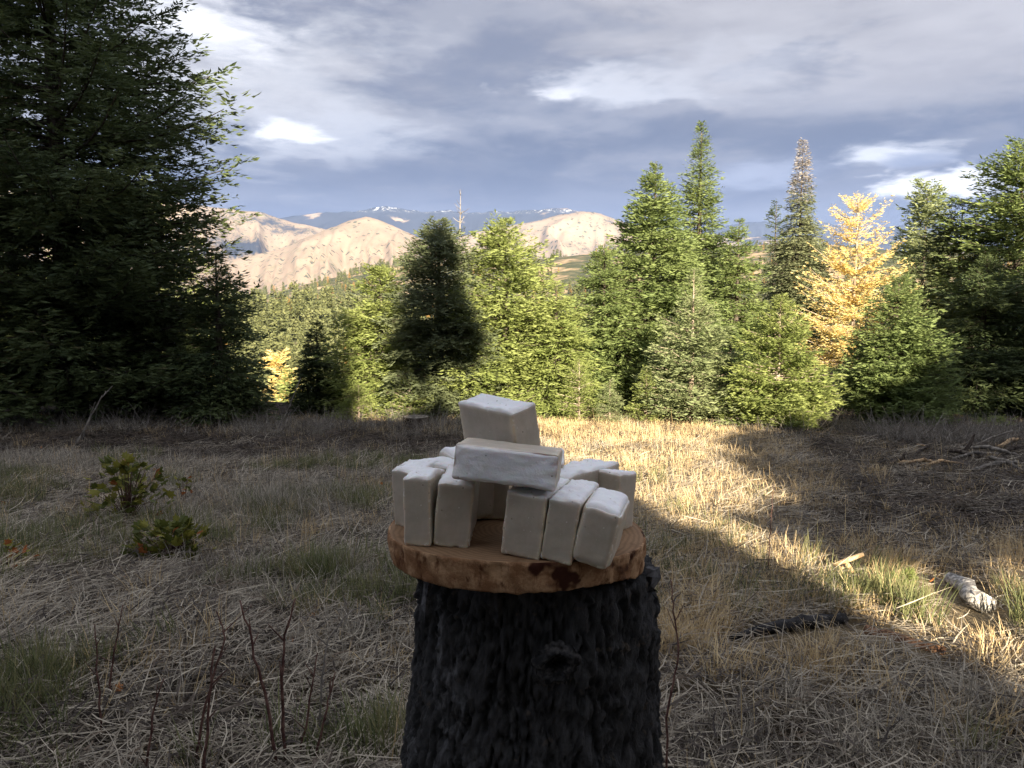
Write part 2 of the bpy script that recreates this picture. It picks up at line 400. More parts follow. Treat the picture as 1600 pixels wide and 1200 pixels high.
# ------------------------------------------------------------------ haze
hb = bpy.data.materials.new('haze'); hb.use_nodes = True; hb.node_tree.nodes.clear(); h = NT(hb.node_tree)
vol = h.node('ShaderNodeVolumePrincipled', ins={'Color': (.40, .56, 1, 1), 'Density': 3.1e-5, 'Anisotropy': .0})
h.l.new(vol.outputs[0], h.node('ShaderNodeOutputMaterial').inputs[1])
a, z0, z1 = 13800, -170, 1330
hv = np.array([(x, y, z) for x in (-a, a) for y in (-a, a) for z in (z0, z1)]); hf = np.array([(0, 1, 3, 2), (4, 6, 7, 5), (0, 4, 5, 1), (2, 3, 7, 6), (0, 2, 6, 4), (1, 5, 7, 3)])
tag(link('haze', quads_mesh('haze', hv, hf, hb)), 'thin blue haze over the valley and mountains', 'haze', kind='stuff')

# ------------------------------------------------------------------ conifers
def kites(p, d, L, wd, rng, up=.0):
    """leaf blades: base points p, directions d, lengths L, widths wd -> V, F"""
    n = len(p)
    d = d / (np.linalg.norm(d, axis=1)[:, None] + 1e-9)
    nr = rng.normal(size=(n, 3)); nr[:, 2] += up
    sd_ = np.cross(d, nr); sd_ /= np.linalg.norm(sd_, axis=1)[:, None] + 1e-9
    nn = np.cross(sd_, d)
    L = L[:, None]; wd = wd[:, None]
    mid = p + d * L * .42 - nn * wd * .35
    V = np.stack([p, mid + sd_ * wd, p + d * L, mid - sd_ * wd], 1).reshape(-1, 3)
    return V, np.arange(4 * n, dtype=np.int32).reshape(n, 4)
def branch_sys(rng, H, prof, z0f, nb, J, K, tl, rise=(.9, -.05), droop=.25, tipup=.15, wid=.16, hang=.15, fill=1., gap=None, twigf=.42, lean=0., levels=0, puff=.02, rnd=.17):
    f = z0f + (1 - z0f) * (1 - (1 - rng.random(nb)) ** .75)
    if levels: f = np.where(rng.random(nb) < .8, (np.round(f * levels) + rng.normal(0, .12, nb)) / levels, f)
    f = np.clip(f, z0f, .985)
    az = rng.random(nb) * 2 * np.pi
    if gap is not None:
        keep = gap(f, az, rng); f, az = f[keep], az[keep]; nb = len(f)
    L = prof(f) * (.84 + .34 * rng.random(nb)) * (1 + .14 * np.sin(az * 2 + rng.random() * 6) + .1 * np.sin(az * 3 + f * 9))
    L = np.maximum(L, .05)
    el = rise[1] + (rise[0] - rise[1]) * np.clip((f - .35) / .65, 0, 1) ** 1.6 + rng.normal(0, .09, nb)
    ca, sa = np.cos(az), np.sin(az)
    def pos(s):
        s = s if s.ndim > 1 else s[:, None]
        rad = L[:, None] * s * np.cos(el)[:, None]
        z = f[:, None] * H + L[:, None] * (s * np.sin(el)[:, None] - droop * s ** 2 + tipup * s ** 3)
        return np.stack([rad * ca[:, None] + lean * z, rad * sa[:, None], z], -1)
    s = np.linspace(.10, .985, J)[None, :] + rng.normal(0, .015, (nb, J)); s = np.clip(s, .05, 1)
    B = pos(s); B2 = pos(np.clip(s + .02, 0, 1.03)); fw = B2 - B; fw /= np.linalg.norm(fw, axis=2)[..., None] + 1e-9
    side = np.stack([-sa, ca, np.zeros(nb)], -1)[:, None, :] * np.where(np.arange(J) % 2, 1, -1)[None, :, None]
    ang = .85 + rng.normal(0, .15, (nb, J))
    tw = fw * np.cos(ang)[..., None] + side * np.sin(ang)[..., None]
    tw[..., 2] -= hang * (.6 + .8 * rng.random((nb, J)))
    tw[..., 2] += .18 * rng.normal(size=(nb, J))
    TL = (L[:, None] * twigf * (1.08 - s) ** .8 * (.6 + .6 * rng.random((nb, J))) + tl * .8)
    k = (np.arange(K) + rng.random((nb, J, K))) / K
    pts = B[:, :, None] + tw[:, :, None] * (TL[..., None] * k)[..., None]
    pts[..., 2] -= (.12 * TL[..., None] * k ** 2)
    pts += rng.normal(0, puff, pts.shape) * np.minimum(L[:, None, None, None], 1.) * [.5, .5, 1.]
    sd2 = np.cross(tw, np.array([0, 0, 1.])); sd2 /= np.linalg.norm(sd2, axis=2)[..., None] + 1e-9
    sg = np.where(rng.random(k.shape) < .5, 1, -1) * (.35 + .75 * rng.random(k.shape))
    dirs = tw[:, :, None] + sd2[:, :, None] * sg[..., None]
    dirs = dirs + np.stack([0 * k, 0 * k, .05 + rnd * rng.normal(size=k.shape)], -1)
    ln = tl * (.7 + .6 * rng.random(k.shape)) * np.clip(.45 + L[:, None, None], .5, 1.15)
    keep = rng.random(k.shape) < np.clip(TL / (np.percentile(TL, 88) + 1e-6), .22, 1)[..., None] * fill
    pts, dirs, ln = pts[keep], dirs[keep], ln[keep]
    var = (rng.random(nb)[:, None, None] * .5 + rng.random(k.shape) * .5)[keep]
    V, F = kites(pts, dirs, ln, ln * wid * (.8 + .5 * rng.random(len(ln))), rng, 1.3)
    limbs = []
    return V, F, var, (pos, f, L)
def trunk_geo(rng, H, r0, pos=None, limb_r=.012, lean=0., n=9, taper=1., nl=9999, bend=.0):
    zs = np.linspace(-.25, H * .985, 14); k = np.clip(zs / H, 0, 1)
    pts = np.stack([lean * zs + bend * np.sin(k * 3.1), bend * .5 * np.sin(k * 5), zs], -1)
    rr = r0 * ((1 - k) ** taper * .93 + .03) * (1 + .5 * np.exp(-np.maximum(zs, 0) / (r0 * 1.5)) * .7)
    out = [tube(pts, rr, n, .08, rng)]
    if pos is not None:
        pf, f, L = pos
        s = np.array([0, .5, .92]) if L.max() < 1.9 else np.array([0, .25, .5, .72, .92]); Q = pf(np.repeat(s[None], len(f), 0))
        for i in range(min(len(f), nl)):
            q = Q[i].copy()
            lr = max(limb_r * L[i] ** .7, .003)
            out.append(tube(q, np.linspace(lr, lr * .2, len(s)), 3, 0, rng, cap=False))
    return join(out)
def tree(name, label, cat, px, y, top, prof, mat, nb, J, K, tl, r0=.09, barkm='bark', group=None, seed=0, base_z=None, z0=None, extra=None, low_py=None, tmat=None, **kw):
    """prof: list of (picture row, half width in picture units) at the tree's distance, top to bottom"""
    rng = np.random.default_rng(seed + 100)
    p = P(px, 600, y); x = p.x; bz = gz(x, y) if base_z is None else base_z
    T = P(px, top, y).z; H = T - bz; sc = (P(px + 100, 500, y).x - P(px, 500, y).x) / 100
    ff = np.array([(P(px, r, y).z - bz) / H for r, _ in prof])[::-1]; hh = np.array([h_ for _, h_ in prof])[::-1] * sc
    pf = lambda f: np.interp(f, ff, hh)
    z0f = max(.02, (P(px, low_py, y).z - bz) / H) if low_py else .04
    nb, K, tl = int(nb * 1.45), int(K * 1.55), tl * .84
    if 560 < px < 1260 and top < 560 and cat == 'tree': hh = hh * 1.16
    kw.setdefault('wid', .125)
    V, F, var, ps = branch_sys(rng, H, pf, z0f, nb, J, K, tl, **kw)
    root = empty(name, (x, y, bz)); tag(root, label, cat, group)
    me = quads_mesh('crown', V, F, M[mat], {'v': var})
    if tmat:                                           # a dead top of another colour
        me.materials.append(M[tmat[0]]); zz = V.reshape(-1, 4, 3)[:, 0, 2]; cut = P(px, tmat[1], y).z - bz
        mi = (zz + rng.normal(0, H * .03, len(zz)) > cut).astype(np.int32); me.polygons.foreach_set('material_index', mi)
    link('crown', me, root)
    tv, tf = trunk_geo(rng, H, r0, ps, lean=kw.get('lean', 0.))
    link('trunk', quads_mesh('trunk', tv, tf, M[barkm], None, True), root)
    return root
def gapfn(p): return lambda f, az, rng: rng.random(len(f)) > p
FG = 'firs around the edge of the clearing'
Q = 1.0
# big dark fir at the left and what stands beside it
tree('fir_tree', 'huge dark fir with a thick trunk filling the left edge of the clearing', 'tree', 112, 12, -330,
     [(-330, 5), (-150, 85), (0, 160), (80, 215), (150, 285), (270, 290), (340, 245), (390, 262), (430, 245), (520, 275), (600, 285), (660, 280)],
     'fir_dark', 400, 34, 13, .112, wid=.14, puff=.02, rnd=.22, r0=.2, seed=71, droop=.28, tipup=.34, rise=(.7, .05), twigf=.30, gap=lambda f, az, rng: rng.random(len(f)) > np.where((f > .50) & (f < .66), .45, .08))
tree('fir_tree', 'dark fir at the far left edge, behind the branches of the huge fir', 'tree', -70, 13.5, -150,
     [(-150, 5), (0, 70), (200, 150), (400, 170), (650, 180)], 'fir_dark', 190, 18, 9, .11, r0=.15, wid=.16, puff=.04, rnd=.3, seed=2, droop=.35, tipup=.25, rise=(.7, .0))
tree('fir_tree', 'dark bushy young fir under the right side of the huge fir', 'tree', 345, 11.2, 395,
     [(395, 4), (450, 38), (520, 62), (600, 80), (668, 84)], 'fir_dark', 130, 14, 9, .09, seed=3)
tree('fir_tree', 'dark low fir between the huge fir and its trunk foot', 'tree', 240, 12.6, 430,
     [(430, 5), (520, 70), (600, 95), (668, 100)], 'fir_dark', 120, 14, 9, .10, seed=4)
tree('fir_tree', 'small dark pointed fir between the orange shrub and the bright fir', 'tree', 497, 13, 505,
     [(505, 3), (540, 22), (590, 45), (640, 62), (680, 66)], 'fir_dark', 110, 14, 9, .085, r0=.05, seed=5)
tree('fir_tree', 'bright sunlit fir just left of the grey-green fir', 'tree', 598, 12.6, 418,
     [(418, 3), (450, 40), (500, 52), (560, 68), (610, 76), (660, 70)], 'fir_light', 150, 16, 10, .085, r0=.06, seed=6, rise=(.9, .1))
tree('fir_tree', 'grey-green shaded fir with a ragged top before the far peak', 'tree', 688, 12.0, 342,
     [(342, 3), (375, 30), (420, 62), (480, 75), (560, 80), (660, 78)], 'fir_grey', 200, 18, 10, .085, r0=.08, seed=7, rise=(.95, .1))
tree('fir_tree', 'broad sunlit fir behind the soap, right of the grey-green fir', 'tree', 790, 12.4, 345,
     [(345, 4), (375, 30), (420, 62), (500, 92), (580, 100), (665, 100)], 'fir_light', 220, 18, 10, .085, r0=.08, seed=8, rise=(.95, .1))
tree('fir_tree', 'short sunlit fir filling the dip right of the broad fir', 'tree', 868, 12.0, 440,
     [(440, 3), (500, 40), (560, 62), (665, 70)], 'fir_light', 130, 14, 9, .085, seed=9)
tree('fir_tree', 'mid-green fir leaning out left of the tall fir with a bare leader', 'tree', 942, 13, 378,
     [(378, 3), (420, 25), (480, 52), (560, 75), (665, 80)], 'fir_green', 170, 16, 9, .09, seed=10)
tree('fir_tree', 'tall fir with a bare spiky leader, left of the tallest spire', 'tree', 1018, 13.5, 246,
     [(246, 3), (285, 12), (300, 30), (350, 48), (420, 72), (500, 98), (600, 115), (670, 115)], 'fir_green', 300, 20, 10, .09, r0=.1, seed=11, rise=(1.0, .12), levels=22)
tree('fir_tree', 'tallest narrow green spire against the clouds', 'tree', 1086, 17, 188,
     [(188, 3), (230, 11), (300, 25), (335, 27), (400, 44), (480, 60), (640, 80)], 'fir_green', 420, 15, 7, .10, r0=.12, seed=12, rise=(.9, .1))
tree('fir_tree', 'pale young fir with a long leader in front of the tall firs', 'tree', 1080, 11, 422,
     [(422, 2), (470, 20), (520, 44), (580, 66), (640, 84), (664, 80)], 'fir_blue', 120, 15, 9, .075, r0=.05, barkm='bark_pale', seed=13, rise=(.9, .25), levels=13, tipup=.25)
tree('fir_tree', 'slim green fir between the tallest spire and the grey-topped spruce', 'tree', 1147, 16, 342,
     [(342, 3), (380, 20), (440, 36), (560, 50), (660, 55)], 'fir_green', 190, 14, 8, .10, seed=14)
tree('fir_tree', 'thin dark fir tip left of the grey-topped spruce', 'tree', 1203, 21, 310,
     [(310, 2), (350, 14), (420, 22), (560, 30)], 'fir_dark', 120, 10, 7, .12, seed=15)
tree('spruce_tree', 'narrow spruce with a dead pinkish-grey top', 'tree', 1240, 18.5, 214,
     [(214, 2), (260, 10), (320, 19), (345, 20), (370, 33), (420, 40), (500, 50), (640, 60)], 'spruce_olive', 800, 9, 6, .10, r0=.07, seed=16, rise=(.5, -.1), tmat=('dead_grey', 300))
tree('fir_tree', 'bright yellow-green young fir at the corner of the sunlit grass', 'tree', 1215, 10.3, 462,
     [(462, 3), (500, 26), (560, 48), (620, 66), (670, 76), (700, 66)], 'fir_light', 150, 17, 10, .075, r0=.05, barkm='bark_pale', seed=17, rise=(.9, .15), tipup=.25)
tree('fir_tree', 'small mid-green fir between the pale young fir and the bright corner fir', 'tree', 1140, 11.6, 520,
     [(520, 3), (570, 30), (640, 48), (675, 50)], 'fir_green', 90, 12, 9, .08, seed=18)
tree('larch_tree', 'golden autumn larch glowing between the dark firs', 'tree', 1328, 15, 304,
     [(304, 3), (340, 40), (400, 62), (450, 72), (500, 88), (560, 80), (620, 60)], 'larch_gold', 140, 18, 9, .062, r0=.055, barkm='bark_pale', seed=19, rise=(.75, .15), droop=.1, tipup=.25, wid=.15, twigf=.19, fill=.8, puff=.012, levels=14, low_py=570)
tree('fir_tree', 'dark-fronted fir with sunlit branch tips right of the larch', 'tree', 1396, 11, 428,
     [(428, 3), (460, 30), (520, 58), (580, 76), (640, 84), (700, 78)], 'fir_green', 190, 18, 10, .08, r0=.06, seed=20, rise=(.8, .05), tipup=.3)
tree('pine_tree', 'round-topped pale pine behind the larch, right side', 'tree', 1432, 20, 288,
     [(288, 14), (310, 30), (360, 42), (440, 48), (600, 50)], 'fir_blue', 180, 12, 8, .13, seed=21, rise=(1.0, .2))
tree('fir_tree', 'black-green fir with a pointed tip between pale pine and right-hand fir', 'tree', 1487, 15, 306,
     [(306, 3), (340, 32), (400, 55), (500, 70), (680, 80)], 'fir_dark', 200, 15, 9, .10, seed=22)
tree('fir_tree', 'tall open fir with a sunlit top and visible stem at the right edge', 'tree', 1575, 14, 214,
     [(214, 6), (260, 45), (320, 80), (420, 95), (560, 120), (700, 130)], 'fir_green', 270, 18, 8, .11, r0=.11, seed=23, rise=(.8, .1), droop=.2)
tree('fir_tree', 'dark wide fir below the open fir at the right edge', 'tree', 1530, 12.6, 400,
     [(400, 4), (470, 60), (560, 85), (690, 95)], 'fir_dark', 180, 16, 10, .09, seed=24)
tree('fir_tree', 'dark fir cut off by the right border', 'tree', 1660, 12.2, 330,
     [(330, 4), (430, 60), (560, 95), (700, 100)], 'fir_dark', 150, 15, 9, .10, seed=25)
# knee-high and waist-high saplings along the edge
def sapling(px, y, top, hw, mat, label, seed, nb=34):
    b = P(px, 600, y); g_ = gz(b.x, y); dist = math.hypot(b.x, y)
    bot = 600 + FPX * math.tan(math.atan((CAMZ - g_) / y) - PITCH)
    tree('sapling', label, 'sapling', px, y, top, [(top, 2), (top + (bot - top) * .4, hw * .55), (bot, hw)], mat, nb, 10, 7, .06, r0=.02, barkm='bark_pale', seed=seed, rise=(.95, .3), tipup=.2, group='saplings at the foot of the firs')
sapling(953, 10.9, 592, 30, 'fir_blue', 'pale green sapling just right of the soap at the grass edge', 31, 46)
sapling(905, 11.2, 560, 45, 'fir_light', 'bushy sapling on the sunlit edge, directly right of the top soap bar', 32, 70)
sapling(1010, 11.0, 575, 38, 'fir_light', 'sapling between the pale thin one and the young fir with pale stem', 33, 60)
sapling(1380, 9.9, 682, 20, 'fir_light', 'tiny bright sapling at the foot of the dark-fronted fir', 34)
sapling(1455, 10.6, 664, 18, 'fir_light', 'tiny sunlit sapling beside the brush pile, left of it', 35)
sapling(1560, 10.6, 655, 30, 'fir_light', 'sunlit low sapling behind the brush pile at the right', 36, 44)
sapling(640, 11.4, 580, 50, 'fir_light', 'low sunlit sapling under the grey-green fir', 37, 60)
sapling(560, 11.6, 600, 42, 'fir_light', 'low sapling at the left foot of the bright fir', 38, 50)
# trees whose light shows through the big fir
for i, (px, y, top, hw) in enumerate([(20, 30, 270, 60), (120, 34, 300, 55), (235, 28, 250, 60), (310, 36, 330, 50), (60, 26, 420, 70), (180, 27, 440, 70)]):
    tree('fir_tree', ['sunlit fir far behind the huge dark fir, seen through gaps at the left edge', 'sunlit fir seen through gaps beside the huge trunk', 'sunlit fir seen through the gap right of the huge trunk', 'sunlit fir behind the right half of the huge fir', 'low sunlit fir seen through the lower left gaps', 'low sunlit fir just right of the huge trunk, far behind'][i],
         'tree', px, y, top, [(top, 4), (top + 80, hw * .6), (top + 200, hw), (700, hw * 1.2)], 'fir_light', 90, 9, 5, .24, seed=50 + i)
# a dead snag
def snag():
    rng = np.random.default_rng(5); p = P(722, 600, 12.9); g_ = gz(p.x, 12.9); H = P(722, 296, 12.9).z - g_
    parts = [tube([(0, 0, -.2), (.03, 0, H * .5), (-.02, .02, H * .8), (.0, 0, H)], [.028, .02, .012, .003], 6, .1, rng)]
    for i in range(34):
        z = H * rng.uniform(.35, .98); a_ = rng.uniform(0, 6.3); L = rng.uniform(.15, .5) * (1.25 - z / H)
        e = np.array([math.cos(a_), math.sin(a_), rng.uniform(.3, 1.1)]); b0 = np.array([0, 0, z])
        parts.append(tube([b0, b0 + e * L * .5, b0 + e * L + [0, 0, L * .2]], [.007, .005, .002], 3, 0, rng, False))
    v, f = join(parts)
    tag(link('dead_tree', quads_mesh('dead_tree', v, f, M['dead_wood'], None, True), loc=(p.x, 12.9, g_)), 'thin bare dead tree poking above the grey-green fir', 'tree')
snag()

# ------------------------------------------------------------------ trees on the far slopes
rngf = np.random.default_rng(77)
def far_mesh(i, H=20., gold=False):
    rng = np.random.default_rng(300 + i)
    w0 = H * rng.uniform(.15, .21)
    V, F, var, ps = branch_sys(rng, H, lambda f: w0 * (1.02 - f) ** .8, .1, 60, 6, 2, H * .07, wid=.36, twigf=.5, droop=.3, rnd=.4)
    tv, tf = tube([(0, 0, -3), (0, 0, H * .9)], [H * .014, H * .003], 5)
    v, f = join([(V, F), (tv, tf)])
    return quads_mesh('far_conifer', v, f, M['far_gold' if gold else 'far_green'], {'v': np.append(var, np.full(len(tf), .1))})
far_meshes = [far_mesh(i) for i in range(6)]; gold_mesh = far_mesh(9, 15, True)
n_ind = 0
cand = []
for _ in range(1500):
    px = rngf.uniform(375, 660); r = rngf.uniform(190, 450)
    if len(cand) >= 200: break
    th = math.atan((px - 800) / FPX); x, y = r * math.sin(th), r * math.cos(th)
    if any((x - a_) ** 2 + (y - b_) ** 2 < 36 for a_, b_, _ in cand): continue
    cand.append((x, y, rngf.uniform(.6, 1.0)))
for x, y, s in cand:
    gold = rngf.random() < .05
    o = link('conifer', gold_mesh if gold else far_meshes[rngf.integers(6)], loc=(x, y, gz(x, y)), rot=(0, 0, rngf.uniform(0, 6.3)), scl=(s, s, s * rngf.uniform(.9, 1.15)))
    tag(o, 'one of many orange larches and yellow trees dotted in the valley wood' if gold else 'one of the many green conifers covering the slope across the valley', 'tree', 'larches in the valley wood' if gold else 'conifers on the slope across the valley')
tree('larch_tree', 'orange autumn larch on the slope below, beside the huge dark fir', 'tree', 436, 46, 540, [(540, 4), (570, 22), (620, 30), (700, 30)], 'larch_gold', 90, 10, 6, .3, seed=61, rise=(.8, .2))
tree('larch_tree', 'thin golden larch lower down, left of the small dark pointed fir', 'tree', 418, 38, 600, [(600, 4), (640, 16), (700, 20)], 'larch_gold', 60, 8, 6, .25, seed=62, rise=(.8, .2))
tree('fir_tree', 'yellow-green fir below the meadow, right of the orange larch', 'tree', 452, 36, 575, [(575, 4), (620, 24), (700, 34)], 'fir_light', 90, 10, 6, .22, seed=63)

def instancer(name, pts, rots, scls, idx, meshes, mats=None):
    """one stuff object that repeats small meshes on its points"""
    col_ = bpy.data.collections.new(name + '_kinds')
    for i, me in enumerate(meshes):
        o = bpy.data.objects.new('%s_%02d' % (name, i), me); col_.objects.link(o)
    me = bpy.data.meshes.new(name); me.vertices.add(len(pts)); me.vertices.foreach_set('co', np.ascontiguousarray(pts, np.float32).ravel())
    me.attributes.new('rot', 'FLOAT_VECTOR', 'POINT').data.foreach_set('vector', np.ascontiguousarray(rots, np.float32).ravel())
    me.attributes.new('scl', 'FLOAT_VECTOR', 'POINT').data.foreach_set('vector', np.ascontiguousarray(scls, np.float32).ravel())
    me.attributes.new('idx', 'INT', 'POINT').data.foreach_set('value', np.ascontiguousarray(idx, np.int32))
    o = link(name, me)
    g = bpy.data.node_groups.new(name, 'GeometryNodeTree')
    g.interface.new_socket('Geometry', in_out='INPUT', socket_type='NodeSocketGeometry'); g.interface.new_socket('Geometry', in_out='OUTPUT', socket_type='NodeSocketGeometry')
    t = NT(g); gi = t.node('NodeGroupInput'); go = t.node('NodeGroupOutput')
    ci = t.node('GeometryNodeCollectionInfo'); ci.inputs[0].default_value = col_; ci.inputs[1].default_value = True; ci.inputs[2].default_value = True
    iop = t.node('GeometryNodeInstanceOnPoints')
    m2p = t.node('GeometryNodeMeshToPoints')
    t.l.new(gi.outputs[0], m2p.inputs[0]); t.l.new(m2p.outputs[0], iop.inputs['Points'])
    t.l.new(ci.outputs[0], iop.inputs['Instance']); iop.inputs['Pick Instance'].default_value = True
    def at(n_, dt):
        a_ = t.node('GeometryNodeInputNamedAttribute', data_type=dt); a_.inputs[0].default_value = n_; return a_.outputs[0]
    t.l.new(at('idx', 'INT'), iop.inputs['Instance Index'])
    e2r = t.node('FunctionNodeEulerToRotation'); t.l.new(at('rot', 'FLOAT_VECTOR'), e2r.inputs[0]); t.l.new(e2r.outputs[0], iop.inputs['Rotation'])
    t.l.new(at('scl', 'FLOAT_VECTOR'), iop.inputs['Scale'])
    t.l.new(iop.outputs[0], go.inputs[0])
    md = o.modifiers.new('scatter', 'NODES'); md.node_group = g
    return o
# the wood on the farther hill and the scattered trees of the tan slopes
N = 9000
th = np.arctan((rngf.uniform(-200, 1800, N) - 800) / FPX); r = rngf.uniform(430, 2300, N)
x, y = r * np.sin(th), r * np.cos(th); dn = fbm(x / 140, y / 140, 0, 4, 66)
k = dn > np.where(r > 900, .47, .36); x, y, r = x[k], y[k], r[k]
N1 = 1200
th1 = np.arctan((np.concatenate([rngf.uniform(-200, 380, N1 // 2), rngf.uniform(640, 1700, N1 // 2)]) - 800) / FPX); r1 = rngf.uniform(170, 440, N1)
x = np.append(x, r1 * np.sin(th1)); y = np.append(y, r1 * np.cos(th1))
z = ground_z(x, y); n = len(x); s = rngf.uniform(.5, .95, n)
o = instancer('forest', np.stack([x, y, z], -1), np.stack([0 * x, 0 * x, rngf.uniform(0, 6.3, n)], -1), np.stack([s, s, s * 1.05], -1), rngf.integers(0, 7, n) * (rngf.random(n) < 1), far_meshes + [gold_mesh])
tag(o, 'distant wood of green and a few golden conifers on the low hill', 'forest', kind='stuff')
# ------------------------------------------------------------------ sun-side trees behind the camera (unseen, crowns shaped to cast the shade)
def skyline_top(u):
    return np.interp(u, [-30, -1.6, -1.2, .50, .62, 1.36, 1.42, 1.95, 2.36, 2.5, 2.665, 2.68, 3.47, 4.9, 7, 8, 9, 11, 12.5, 15, 20], [17, 16, 9.6, 8.8, 6.3, 6.3, 7.8, 9.6, 7.8, 6.8, 0, 4.25, 4.45, 5.35, 5.8, 6.2, 6.9, 8.6, 10.2, 11.5, 10])
def skyline_low(u):
    return np.interp(u, [-30, 1.98, 2.02, 2.66, 2.7, 3.4, 4.4, 5.5, 30], [0, 0, 5.2, 5.2, 3.95, 3.78, 3.7, .4, .4])
ca_, sa_ = math.cos(SUN_AZ), math.sin(SUN_AZ)
T0, TE = -8.0, math.tan(SUN_EL)
def shade_tree(uc, hw, top, label, seed, n, mat='fir_dark', cut=0.):
    rng = np.random.default_rng(900 + seed); n = int(n * .62)
    u = uc + hw * rng.uniform(-1, 1, n); t = T0 + rng.uniform(-1, 1, n) * min(hw, 1.3); z = rng.uniform(.3, top, n)
    zref = z + (t - T0) * TE                           # height where its shadow ray meets the t = T0 plane
    m_ = rng.random(n) * .25 + .5 * (fbm(u * 3.1, t * 2, zref * 1.5, 3, 15) - .35)
    ok = (zref < skyline_top(u) - m_ * .6) & (zref > skyline_low(u) + m_ * .4) & (u < 2.0 + .68 * (zref > 7.05) + .1 * (zref > 5) + 9 * (uc > 4)) & (rng.random(n) < 1 - cut)
    hole_ = (np.abs(u - 1.22) < .19) & (np.abs(zref - 3.62) < .22)
    ok &= ~hole_ & ~((u > 1.3) & (u < 2.75) & (zref > 6.2 + .5 * (fbm(u * 5, zref * 2, 0, 2, 4) - .4)) & (zref < 6.45 + 1.5 * fbm(u * 4.5, zref * 2, 0, 3, 6)))
    ok &= ~((zref > 6.9) & (u > 1.3) & (uc < 2.5) & (rng.random(n) < .55 * fbm(u * 6, zref * 3, t * 2, 3, 9) + .22))
    u, t, z = u[ok], t[ok], z[ok]
    px_ = u * ca_ - t * sa_; py_ = u * sa_ + t * ca_
    bx, by = uc * ca_ - T0 * sa_, uc * sa_ + T0 * ca_; bz = gz(bx, by)
    pts = np.stack([px_ - bx, py_ - by, z - bz], -1)
    d = pts * [1, 1, 0] + rng.normal(0, .5, pts.shape)
    ln = rng.uniform(.24, .44, len(u))
    V, F = kites(pts, d, ln, ln * .34, rng)
    root = empty('fir_tree', (bx, by, bz)); tag(root, label, 'tree', 'firs behind the camera on the sunny side')
    link('crown', quads_mesh('crown', V, F, M[mat], {'v': rng.random(len(F))}), root)
    tv, tf = tube([(0, 0, -.3), (0, 0, top * .5), (0, 0, top * .92 - bz)], [.16 if uc < 1.5 or uc > 6 else .05, .1 if uc < 1.5 or uc > 6 else .03, .02], 8)
    link('trunk', quads_mesh('trunk', tv, tf, M['bark'], None, True), root)
LB = 'fir in the unseen wood behind the photographer, crown shaped to cast the shade'
for i, (uc, hw, top, n) in enumerate([(-13, 2.6, 16.5, 9000), (-8.5, 2.6, 16.5, 12000), (-4.5, 2.6, 16.5, 30000), (-1.6, 1.8, 16.5, 26000), (.0, 1.1, 10, 13000), (1.65, 1.1, 9.8, 20000), (5.6, 3.3, 6.4, 26000), (9.4, 1.9, 9, 7000), (12.6, 2.0, 11.5, 9000), (16.5, 2.4, 12, 7000)]):
    shade_tree(uc, hw, top, LB, i, n)

# ------------------------------------------------------------------ grass, straw and litter (stuff)
def grass_mat(name, c1, c2, c3, tr=.25):
    m, t = material(name)
    at = t.node('ShaderNodeAttribute', attribute_name='v').outputs['Fac']
    rnd = t.node('ShaderNodeObjectInfo').outputs['Random']
    col = t.mix(t.ss(at, 0, 1), c1, c2); col = t.mix(t.m('MULTIPLY', t.ss(rnd, .5, 1), .7), col, c3)
    bs = t.node('ShaderNodeBsdfPrincipled', ins={'Base Color': col, 'Roughness': .65, 'Specular IOR Level': .2})
    trn = t.node('ShaderNodeBsdfTranslucent', ins={'Color': col})
    t.l.new(t.node('ShaderNodeMixShader', ins={0: tr, 1: bs.outputs[0], 2: trn.outputs[0]}).outputs[0], t.node('ShaderNodeOutputMaterial').inputs[0])
    return m
M['dry'] = grass_mat('dry', (.40, .285, .145), (.74, .58, .34), (.62, .47, .28))
M['dry_grey'] = grass_mat('dry_grey', (.16, .14, .11), (.48, .43, .355), (.29, .26, .21))
M['green'] = grass_mat('green', (.085, .105, .045), (.19, .20, .085), (.30, .26, .13))
M['straw'] = grass_mat('straw', (.17, .14, .105), (.50, .44, .345), (.31, .265, .21), .1)
M['debris'] = grass_mat('debris', (.028, .021, .018), (.085, .068, .055), (.15, .11, .075), 0)
def blades(rng, n, spread, h0, h1, wid, lean, curl, seg=3, flat=False):
    V, F, A = [], [], []
    th = rng.uniform(0, 6.283, n); rr = spread * np.sqrt(rng.random(n)); L = rng.uniform(h0, h1, n)
    for i in range(n):
        b = np.array([rr[i] * math.cos(th[i]), rr[i] * math.sin(th[i]), -.01])
        a_ = rng.uniform(0, 6.283) if flat else th[i] + rng.normal(0, 1.1)
        out = np.array([math.cos(a_), math.sin(a_), 0]); sd_ = np.array([-out[1], out[0], 0])
        e = abs(rng.normal(0, lean)); cu = rng.uniform(.3, 1) * curl; p = b.copy(); w0 = wid * rng.uniform(.6, 1.3)
        if flat: p[2] = rng.uniform(.0, .035); e = rng.uniform(1.35, 1.68); turn = rng.normal(0, .5)
        pts = []
        for s in range(seg + 1):
            pts.append((p.copy(), sd_.copy(), w0 * (1 - s / seg) ** .6 + .0003))
            dr = out * math.sin(e) + np.array([0, 0, math.cos(e)])
            p = p + dr * L[i] / seg
            if flat:
                a_ += turn * .6; out = np.array([math.cos(a_), math.sin(a_), 0]); sd_ = np.array([-out[1], out[0], .6])
            else: e += cu
        k = len(V); v = rng.random()
        for q, sdd, ww in pts: V += [q - sdd * ww, q + sdd * ww]
        for s in range(seg): F.append((k + 2 * s, k + 2 * s + 1, k + 2 * s + 3, k + 2 * s + 2)); A.append(v)
    return np.array(V), np.array(F, np.int32), np.array(A)
rg = np.random.default_rng(5)
def tuftmesh(mat, *a, **k):
    v, f, A = blades(rg, *a, **k); return quads_mesh('tuft', v, f, M[mat], {'v': A})
